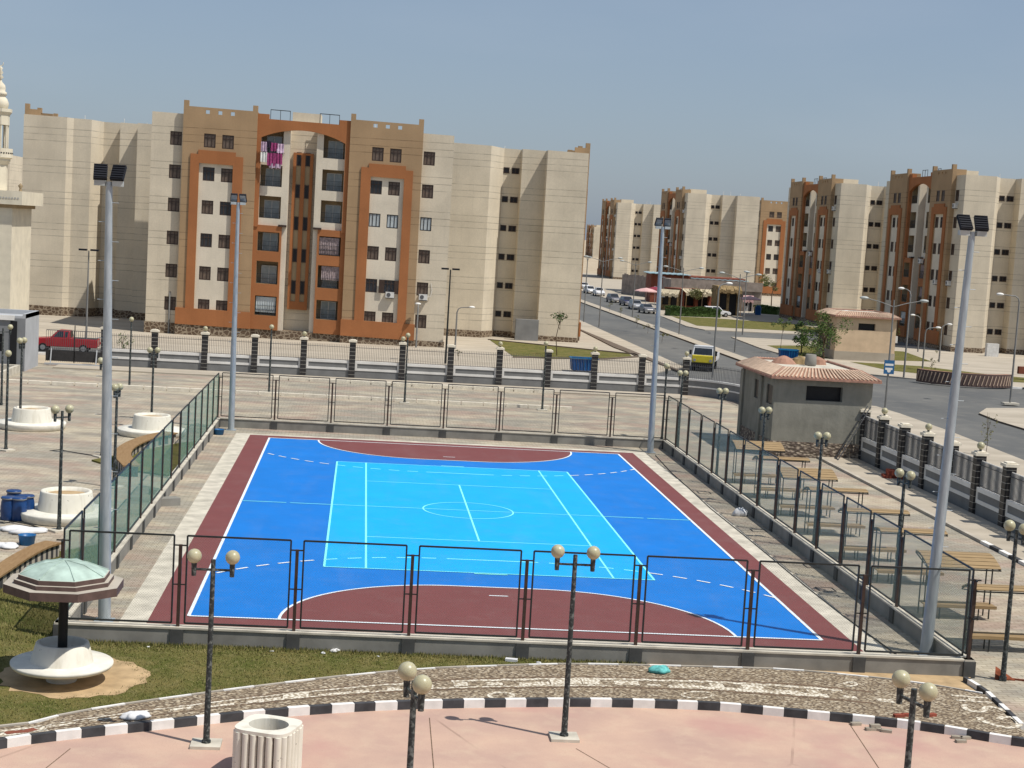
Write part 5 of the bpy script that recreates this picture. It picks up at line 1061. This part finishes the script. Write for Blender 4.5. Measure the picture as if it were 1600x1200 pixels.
def module(root, T, front=True, right=True, left=False, acs=(), lightwin=(), prof=PROF, dark=(), curtain=True, D=15):
    poly = [(-14.65, 2.3)]+[(14.65, 2.3)]
    R0 = [(14.65-i_, s_) for s_, i_ in prof[1:]] if right else [(14.65, D)]
    L0 = [(-14.65+i_, 15.56-s_ if s_ > .6 else D) for s_, i_ in prof] if left else [(-14.65, D)]     # listed from the back to the front
    poly = [(-14.65 if not left else L0[-1][0], 2.3), (14.65, 2.3)]+R0+L0[:-1 if left else None]
    poly = [p for i, p in enumerate(poly) if p != poly[i-1]]
    w = MB(); w.X = T; w.prism(poly, .6, HB, 'cream')
    # front cream strips
    for s_ in (-1, 1):
        u0_, u1_ = sorted((s_*11.6, s_*14.65)); c_ = s_*12.3
        xo = 14.65 if s_ > 0 else L0[-1][0] if left else -14.65
        holes = [(c_-.56, c_+.56, z-.66, z+.66) for z in ZC] if front else []
        if s_ < 0 and left: u0_ = xo
        holes_wall(w, u0_, u1_, .6, HB, holes, .55, .12, 'cream', True)
        w.add([(xo, .55, .6), (xo, 2.3, .6), (xo, 2.3, HB), (xo, .55, HB)], [(0, 1, 2, 3)], 'cream'); w.add([(u0_, .55, HB), (u1_, .55, HB), (u1_, 2.3, HB), (u0_, 2.3, HB)], [(0, 1, 2, 3)], 'cream')
    w.build('wall', root)
    p2 = [p for p in poly]; p2[0] = (p2[0][0], .56); p2[1] = (14.65, .56); pb = MB(); pb.X = T; pb.prism(offset(p2, .08), -1, .6, 'stone_plinth'); pb.build('plinth', root)
    # tan bays
    for s_ in (-1, 1):
        b = MB(); b.X = T; u0_, u1_ = sorted((s_*4.5, s_*11.6)); pn = tuple(sorted((s_*6.68, s_*9.93)))+(2.2, 16.3)
        hw = [(s_*c_-.56, s_*c_+.56, ZC[5]-.66, ZC[5]+.66) for c_ in (7.25, 9.0)] if front else []
        holes_wall(b, u0_, u1_, .6, 20.9, hw+([pn] if front else []), 0, .13, 'tan', False)
        for u in (u0_, u1_): b.add([(u, 0, .6), (u, 2.3, .6), (u, 2.3, 20.9), (u, 0, 20.9)], [(0, 1, 2, 3)], 'tan')
        if hw:
            for h in hw: b.add([(h[0], .13, h[2]), (h[1], .13, h[2]), (h[1], .13, h[3]), (h[0], .13, h[3])], [(0, 1, 2, 3)], 'tan')
        hc = [s_*6.9, s_*8.1, s_*9.3]; us = [u0_]; 
        for c_ in sorted(hc): us += [c_-.19, c_+.19]
        us.append(u1_); b.box(u0_, u1_, 0, .25, 20.9, 21.05, 'tan'); b.box(u0_, u1_, 0, .25, 21.4, 21.65, 'tan')
        for i in range(0, len(us), 2): b.box(us[i], us[i+1], 0, .25, 21.05, 21.4, 'tan')
        for u in (u0_, u1_-.25): b.box(u, u+.25, .25, 1.7, 20.9, 21.65, 'tan')
        for u in (u0_, u1_-.48): b.box(u, u+.48, 0, .48, 21.65, 22.2, 'tan')
        b.build('projecting_bay', root)
        pb = MB(); pb.X = T; pb.box(u0_-.08, u1_+.08, -.12, .5, -1, .6, 'stone_plinth'); pb.build('bay_plinth', root)
        f = MB(); f.X = T; a0, a1, b0, b1 = 5.72, 6.68, 9.93, 10.78
        def fb(x0_, x1_, z0_, z1_, y0_=-.13): x0_, x1_ = sorted((s_*x0_, s_*x1_)); f.box(x0_, x1_, y0_, 0, z0_, z1_, 'orange')
        fb(a0, a1, 2.2, 16.3); fb(b0, b1, 2.2, 16.3); fb(a0, b1, 16.3, 17.15); fb(6.45, 10.05, 17.15, 17.55); fb(4.42, 11.7, .6, 2.2, -.2); f.build('orange_surround', root)
        if front:
            p = MB(); p.X = T; hw2 = [(s_*c_-.56, s_*c_+.56, z-.66, z+.66) for c_ in (7.25, 9.0) for z in ZC[:5]]; holes_wall(p, pn[0], pn[1], 1.7, 16.3, hw2, .13, .12, 'white_render', True); p.build('panel', root)
            for z in ZC: put_win('w_dark' if (s_*12.3, z) in dark else ('w_light' if (s_ > 0 and z in lightwin) else 'w'), root, T, (s_*12.3, .58, z))
            for c_ in (7.25, 9.0):
                put_win('w', root, T, (s_*c_, .03, ZC[5]))
                for z in ZC[:5]: put_win('w_light' if (s_ > 0 and z in lightwin) else ('w_dark' if rnd.random() < .25 else 'w'), root, T, (s_*c_, .16, z))
    if front:
        # arch
        a_ = MB(); a_.X = T; n = 26; zA = 21.05
        def za(u): return 10.6 if abs(u) > 4.08 else 19.25+.95*(1-(u/4.08)**2)
        us = [-4.5, -4.08]+[-4.08+8.16*i/n for i in range(1, n)]+[4.08, 4.5]
        for x0_, x1_ in zip(us, us[1:]):
            m_ = (x0_+x1_)/2; z0_, z1_ = (10.6, 10.6) if abs(m_) > 4.08 else (za(x0_+1e-6 if x0_ > -4.08 else -4.08), za(x1_ if x1_ < 4.08 else 4.08))
            a_.add([(x0_, .22, z0_), (x1_, .22, z1_), (x1_, .22, zA), (x0_, .22, zA)], [(0, 1, 2, 3)], 'orange'); a_.add([(x0_, .22, z0_), (x0_, .62, z0_), (x1_, .62, z1_), (x1_, .22, z1_)], [(0, 1, 2, 3)], 'orange')
            a_.add([(x0_, .62, z0_), (x1_, .62, z1_), (x1_, .62, zA), (x0_, .62, zA)], [(3, 2, 1, 0)], 'orange')
        for u in (-4.08, 4.08): a_.add([(u, .22, 10.6), (u, .62, 10.6), (u, .62, 19.25), (u, .22, 19.25)], [(0, 1, 2, 3)], 'orange')
        a_.add([(-4.5, .22, zA), (4.5, .22, zA), (4.5, .62, zA), (-4.5, .62, zA)], [(0, 1, 2, 3)], 'orange')
        for s_ in (-1, 1): x0_, x1_ = sorted((s_*3.4, s_*4.5)); a_.box(x0_, x1_, .22, .8, zA, zA+.45, 'orange')
        a_.build('arch', root)
        rows = [(2.0, 3.9), (5.1, 7.3), (8.3, 10.15), (11.5, 13.65), (14.6, 16.65), (17.75, 20.0)]
        for s_ in (-1, 1):
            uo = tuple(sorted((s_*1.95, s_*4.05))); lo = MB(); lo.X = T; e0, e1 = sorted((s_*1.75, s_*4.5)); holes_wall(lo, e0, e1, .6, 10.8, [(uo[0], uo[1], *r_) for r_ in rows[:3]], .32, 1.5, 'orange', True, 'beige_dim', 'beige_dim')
            for u in (s_*1.75,): lo.add([(u, .32, .6), (u, .62, .6), (u, .62, 10.8), (u, .32, 10.8)], [(0, 1, 2, 3)], 'orange')
            lo.add([(e0, .32, 10.8), (e1, .32, 10.8), (e1, .62, 10.8), (e0, .62, 10.8)], [(0, 1, 2, 3)], 'orange'); lo.box(*sorted((s_*1.3, s_*2.1)), .2, .62, 10.75, 10.95, 'shutter_brown')
            lo.build('lower_front', root)
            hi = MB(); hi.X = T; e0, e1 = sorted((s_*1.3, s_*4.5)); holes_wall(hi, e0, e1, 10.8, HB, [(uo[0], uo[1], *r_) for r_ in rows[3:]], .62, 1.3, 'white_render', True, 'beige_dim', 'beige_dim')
            q0, q1 = sorted((s_*1.3, s_*1.75)); hi.add([(q0, .62, .6), (q1, .62, .6), (q1, .62, 10.8), (q0, .62, 10.8)], [(0, 1, 2, 3)], 'white_render')
            u = s_*1.3; hi.add([(u, .62, .6), (u, 2.3, .6), (u, 2.3, HB), (u, .62, HB)], [(0, 1, 2, 3)], 'white_render'); hi.build('balcony_stack', root)
            for i, (z0_, z1_) in enumerate(rows):
                y = .36 if i < 3 else .66
                o = bpy.data.objects.new('balcony_railing', BAL[0]); S.collection.objects.link(o); o.parent = root; o.matrix_local = T @ Matrix.Translation((uo[0]+.03, y, z0_))
                o = bpy.data.objects.new('balcony_door', BAL[1]); S.collection.objects.link(o); o.parent = root; o.matrix_local = T @ Matrix.Translation((sum(uo)/2+.1, y+1.2, z0_+.02)); q = bpy.data.objects.new('pane', BAL[2]); S.collection.objects.link(q); q.parent = o
        if curtain:
            c_ = MB(); c_.X = T
            for (x0_, z0_, z1_, m_) in ((2.0, 8.35, 10.05, 'curtain'), (2.3, 5.9, 7.25, 'curtain'), (-3.95, 2.3, 3.8, 'pane_light')):
                c_ = MB(); c_.X = T; vs = []
                for j in range(23): vs += [(x0_+j*.086, .46+.05*(j % 2), z0_), (x0_+j*.086, .46+.05*(j % 2), z1_)]
                c_.add(vs, [(2*j, 2*j+2, 2*j+3, 2*j+1) for j in range(22)], m_); c_.build('curtain', root)
        st = MB(); st.X = T; cs = [4.9+3.15*i for i in range(5)]; holes_wall(st, -.98, .98, 2.7, 18.1, [(-.68, -.2, 3.5, 17.9), (.2, .68, 3.5, 17.9)], 1.85, .1, 'orange', True, 'orange', 'beige_dim')
        for u in (-.98, .98): st.add([(u, 1.85, 2.7), (u, 2.3, 2.7), (u, 2.3, 18.1), (u, 1.85, 18.1)], [(0, 1, 2, 3)], 'orange')
        st.add([(-.98, 1.85, 18.1), (.98, 1.85, 18.1), (.98, 2.3, 18.1), (-.98, 2.3, 18.1)], [(0, 1, 2, 3)], 'orange'); st.build('stair_screen', root)
        for z in cs:
            for u in (-.44, .44): put_win('slot', root, T, (u, 1.87, z))
        for u in (-2.4, 2.4):
            r_ = MB(); r_.X = T
            for x in (-.95, 0, .95): r_.bar((u+x, 1.5, HB), (u+x, 1.5, HB+1.15), .05, 'metal_dark')
            r_.bar((u-.97, 1.5, HB+1.13), (u+.97, 1.5, HB+1.13), .07, 'metal_dark'); r_.build('roof_railing', root)
        r_ = MB(); r_.X = T; r_.box(-1.3, 1.5, 3.5, 7, HB, HB+1.2, 'cream'); r_.build('roof_room', root)
    for u, z in acs: ac(root, T, (u, (.13 if abs(u) < 11.6 else .55), z))
    # narrow windows in the side recess
    for sd, on in ((1, right), (-1, left)):
        if not on: continue
        for z in ZC:
            for kd, s_ in (('s', 6.35), ('d', 7.35)):
                x = sd*(14.65-3.2); y = s_ if sd > 0 else 15.56-s_
                put_win(kd, root, T, (x+sd*.06, y, z), sd*math.pi/2)
    ant = MB(); ant.X = T
    for i in range(3): x, y = rnd.uniform(-12, 12), rnd.uniform(5, 14); ant.bar((x, y, HB), (x, y, HB+rnd.uniform(.5, 1.3)), .05, 'ac_white')
    ant.build('antenna', root)
# main building: front block and the two wings behind it
main = thing('apartment_building', (-10.8, 87.75, 0), 0, 'large cream, tan and orange apartment building with the tall arch, behind the back street', 'building')
I4 = Matrix.Identity(4)
# surveyed: storeys 5 % lower than the far blocks, and the plot falls 2 % to the right along the street
SHR = Matrix(((1, 0, 0, 0), (0, 1, 0, 0), (-.02, 0, 1, .3), (0, 0, 0, 1))); SC = Matrix.Scale(.95, 4)
TA = SHR @ SC; module(main, TA, True, False, False, acs=((9.1, 4.65), (12.4, 4.65)), lightwin=(ZC[3],))
TB = SHR @ Matrix.Translation((18.6+10.8, 119.3-87.75, .28)) @ Matrix.Rotation(R_(90), 4, 'Z') @ SC; module(main, TB, False, False, True, D=18)
TC = SHR @ Matrix.Translation((-40.3+10.8, 119.1-87.75, -.35)) @ Matrix.Rotation(R_(-90), 4, 'Z') @ SC
PC = [(.56, 0), (5.1, 0), (5.7, .55), (7.6, .55), (8.5, 3.2), (10.5, 3.2), (10.5, 1.5), (12.6, 1.5), (12.6, -.25), (15.5, -.25)]
module(main, TC, False, True, False, prof=PC)
sh_ = MB(); sh_.X = TA
for x in (8.25, 9.78): sh_.box(x-.27, x+.27, -.1, -.06, ZC[1]-.66, ZC[1]+.66, 'shutter_brown')
sh_.build('open_shutter', main)
# laundry on the top left balcony
t = thing('laundry', (-10.8-3.85, 87.7, 16.85), 0, 'pink and white laundry hanging from the top left balcony of the arch', 'laundry')
for i, (x0_, x1_, z0_, z1_, m_) in enumerate([(0, .55, .5, 1.4, 'cloth_lilac'), (.5, .9, .9, 1.5, 'cloth_dark'), (.85, 1.5, .6, 1.35, 'cloth_pink'), (1.45, 2.1, .45, 1.3, 'cloth_lilac'), (0, .6, -.45, .45, 'cloth_white'), (.62, 1.35, -.75, .42, 'cloth_pink'), (1.35, 2.0, -.6, .4, 'cloth_pink'), (.8, 1.9, -.95, -.55, 'cloth_lilac')]):
    g_ = MB(); n = 8; vs = []
    for j in range(n+1):
        for z in (z0_, (z0_+z1_)/2, z1_): vs.append((x0_+(x1_-x0_)*j/n, -.05-(.15 if z < .5 else 0)+.05*math.sin(j*1.9+i), z+(.06*math.sin(j*2.3) if z == z0_ else 0)))
    g_.add(vs, [(j*3+k_, (j+1)*3+k_, (j+1)*3+k_+1, j*3+k_+1) for j in range(n) for k_ in (0, 1)], m_); o = g_.build('garment', t); sol = o.modifiers.new('s', 'SOLIDIFY'); sol.thickness = .02
g_ = MB(); g_.bar((-.1, -.18, .42), (2.2, -.18, .42), .02, 'metal_dark'); g_.bar((0, .75, .42), (0, -.2, .42), .03, 'metal_dark'); g_.bar((2.1, .75, .42), (2.1, -.2, .42), .03, 'metal_dark'); g_.build('rack', t)
# the type seen from its blank side
bw = thing('apartment_building', (64.7, 123.5+14.65, .1), R_(-90), 'nearest right apartment block with a shaded arch facade and a blank sunlit cream side', 'building', 'apartment blocks along the road')
module(bw, I4, True, True, False, acs=((3.2, 10.2), (9.1, 7.8), (12.4, 7.8), (12.4, 17.0)), curtain=True)
dup(bw, (62.8, 182.2, .1), R_(-90), 'second apartment block from the right, its shaded facade partly behind the first')
dup(bw, (58.0, 270.7, .1), R_(-90), 'middle apartment block with a pale blank side behind the market stalls')
dup(bw, (62.8, 392.0, .1), R_(-90), 'distant apartment block left of the middle block and behind the rust red shed')
dup(bw, (96.2, 302, .1), 0, 'far apartment block facing the viewer with an orange surround, behind the pink kiosk umbrella')
dup(bw, (-91.5, 285, .1), R_(-90), 'distant cream apartment block just right of the minaret')
dup(bw, (121, 850, -4), R_(-90), 'farthest apartment block showing beside the brown edge of the main building')
dup(bw, (84.5, 138.0, .1), R_(-90), 'apartment block at the right edge of the photo behind the nearest one')
# ------------------------------------------------------------------ mosque
mq = Vector((-36.4, 79, 0)); Pm = lambda py: TOP((mq.x, mq.y, 0), 4, py)
t = thing('minaret', mq, 0, 'white minaret with an open arcade and balcony at the left edge of the photo', 'minaret')
def zz(py): return Pm(py)
sh = MB(); sh.lathe([(.78, 0), (.78, zz(258))], 'minaret', 8, (0, 0, 0), False, math.pi/8); sh.box(.05, .2, -.79, -.70, zz(286), zz(260), 'window_black'); sh.build('shaft', t)
bl = MB(); bl.lathe([(.80, zz(258)), (1.0, zz(252)), (1.0, zz(249)), (1.18, zz(247)), (1.18, zz(233)), (1.1, zz(233)), (1.1, zz(246)), (0, zz(246))], 'minaret', 16, (0, 0, 0), False)
for i in range(32):
    a_ = i*math.pi/16; z_ = (zz(236)+zz(244))/2; bl.tube([(1.13*math.cos(a_), 1.13*math.sin(a_), z_), (1.19*math.cos(a_), 1.19*math.sin(a_), z_)], .07, 'window_black', 6)
bl.build('balcony', t)
for i in range(8): a_ = i*math.pi/4+math.pi/8; MB().tube([(.72*math.cos(a_), .72*math.sin(a_), zz(246)), (.72*math.cos(a_), .72*math.sin(a_), zz(193))], .09, 'minaret', 8).build('column', t)
ar = MB(); ar.lathe([(.62, zz(197)), (.85, zz(197)), (.85, zz(182)), (1.05, zz(177)), (1.05, zz(172)), (.7, zz(172))], 'minaret', 8, (0, 0, 0), False, math.pi/8); ar.tube([(0, 0, zz(246)), (0, 0, zz(190))], .2, 'minaret', 8)
ar.build('arcade_head', t)
fn = MB(); fn.lathe([(.62, zz(172)), (.72, zz(168)), (.74, zz(163)), (.6, zz(157)), (.45, zz(154)), (.45, zz(152)), (.56, zz(151)), (.56, zz(147)), (.4, zz(145)), (.45, zz(141)), (.4, zz(136)), (.14, zz(131)), (.1, zz(127)), (.25, zz(124)), (.1, zz(120)), (.22, zz(117)), (.1, zz(113)), (.18, zz(110)), (.06, zz(108)), (0, zz(107))], 'minaret', 20); fn.build('finial', t)
cr_ = MB(); cr_.tube([(.2*math.cos(a_), 0, zz(103)+.2*math.sin(a_)) for a_ in [1.9+i*.35 for i in range(15)]], .035, 'minaret', 6); cr_.build('crescent', t)
t = thing('mosque_wing', (-37.9, 76, 0), 0, 'cream mosque wing with a patterned lattice panel at the left edge of the photo', 'building')
w = MB(); xr_ = 3.4; w.box(-6, xr_, 0, 8, 0, 10.9, 'minaret'); w.build('wall', t)
w = MB(); w.box(-6, xr_+.9, -.5, 8.5, 11.2, 12.35, 'minaret'); w.box(-6, xr_+.3, -.1, 8.1, 10.9, 11.2, 'beige_dim'); w.build('cornice', t)
w = MB(); w.box(-6, xr_-1.6, -.12, 0, 0, 10.2, 'lattice')
for j in range(34):
    for i_ in range(6): w.tube([(xr_-1.85-i_*.42, -.13, .3+j*.3), (xr_-1.85-i_*.42, -.15, .3+j*.3)], .1, 'plaster_white' if (i_+j) % 2 else 'wall_grey', 6)
w.build('lattice_panel', t)
w = MB(); 
for i_ in range(10): w.tube([(xr_-1.6+i_*.24, -.5, 11.75), (xr_-1.6+i_*.24, -.53, 11.75)], .09, 'lattice', 6)
w.build('ornament', t)
for x in (1.6, 4.0): MB().lathe([(.16, 12.35), (.1, 12.6), (.22, 12.8), (.05, 13.0), (0, 13.05)], 'beige_dim', 8, (x, .2, 0)).build('knob', t)
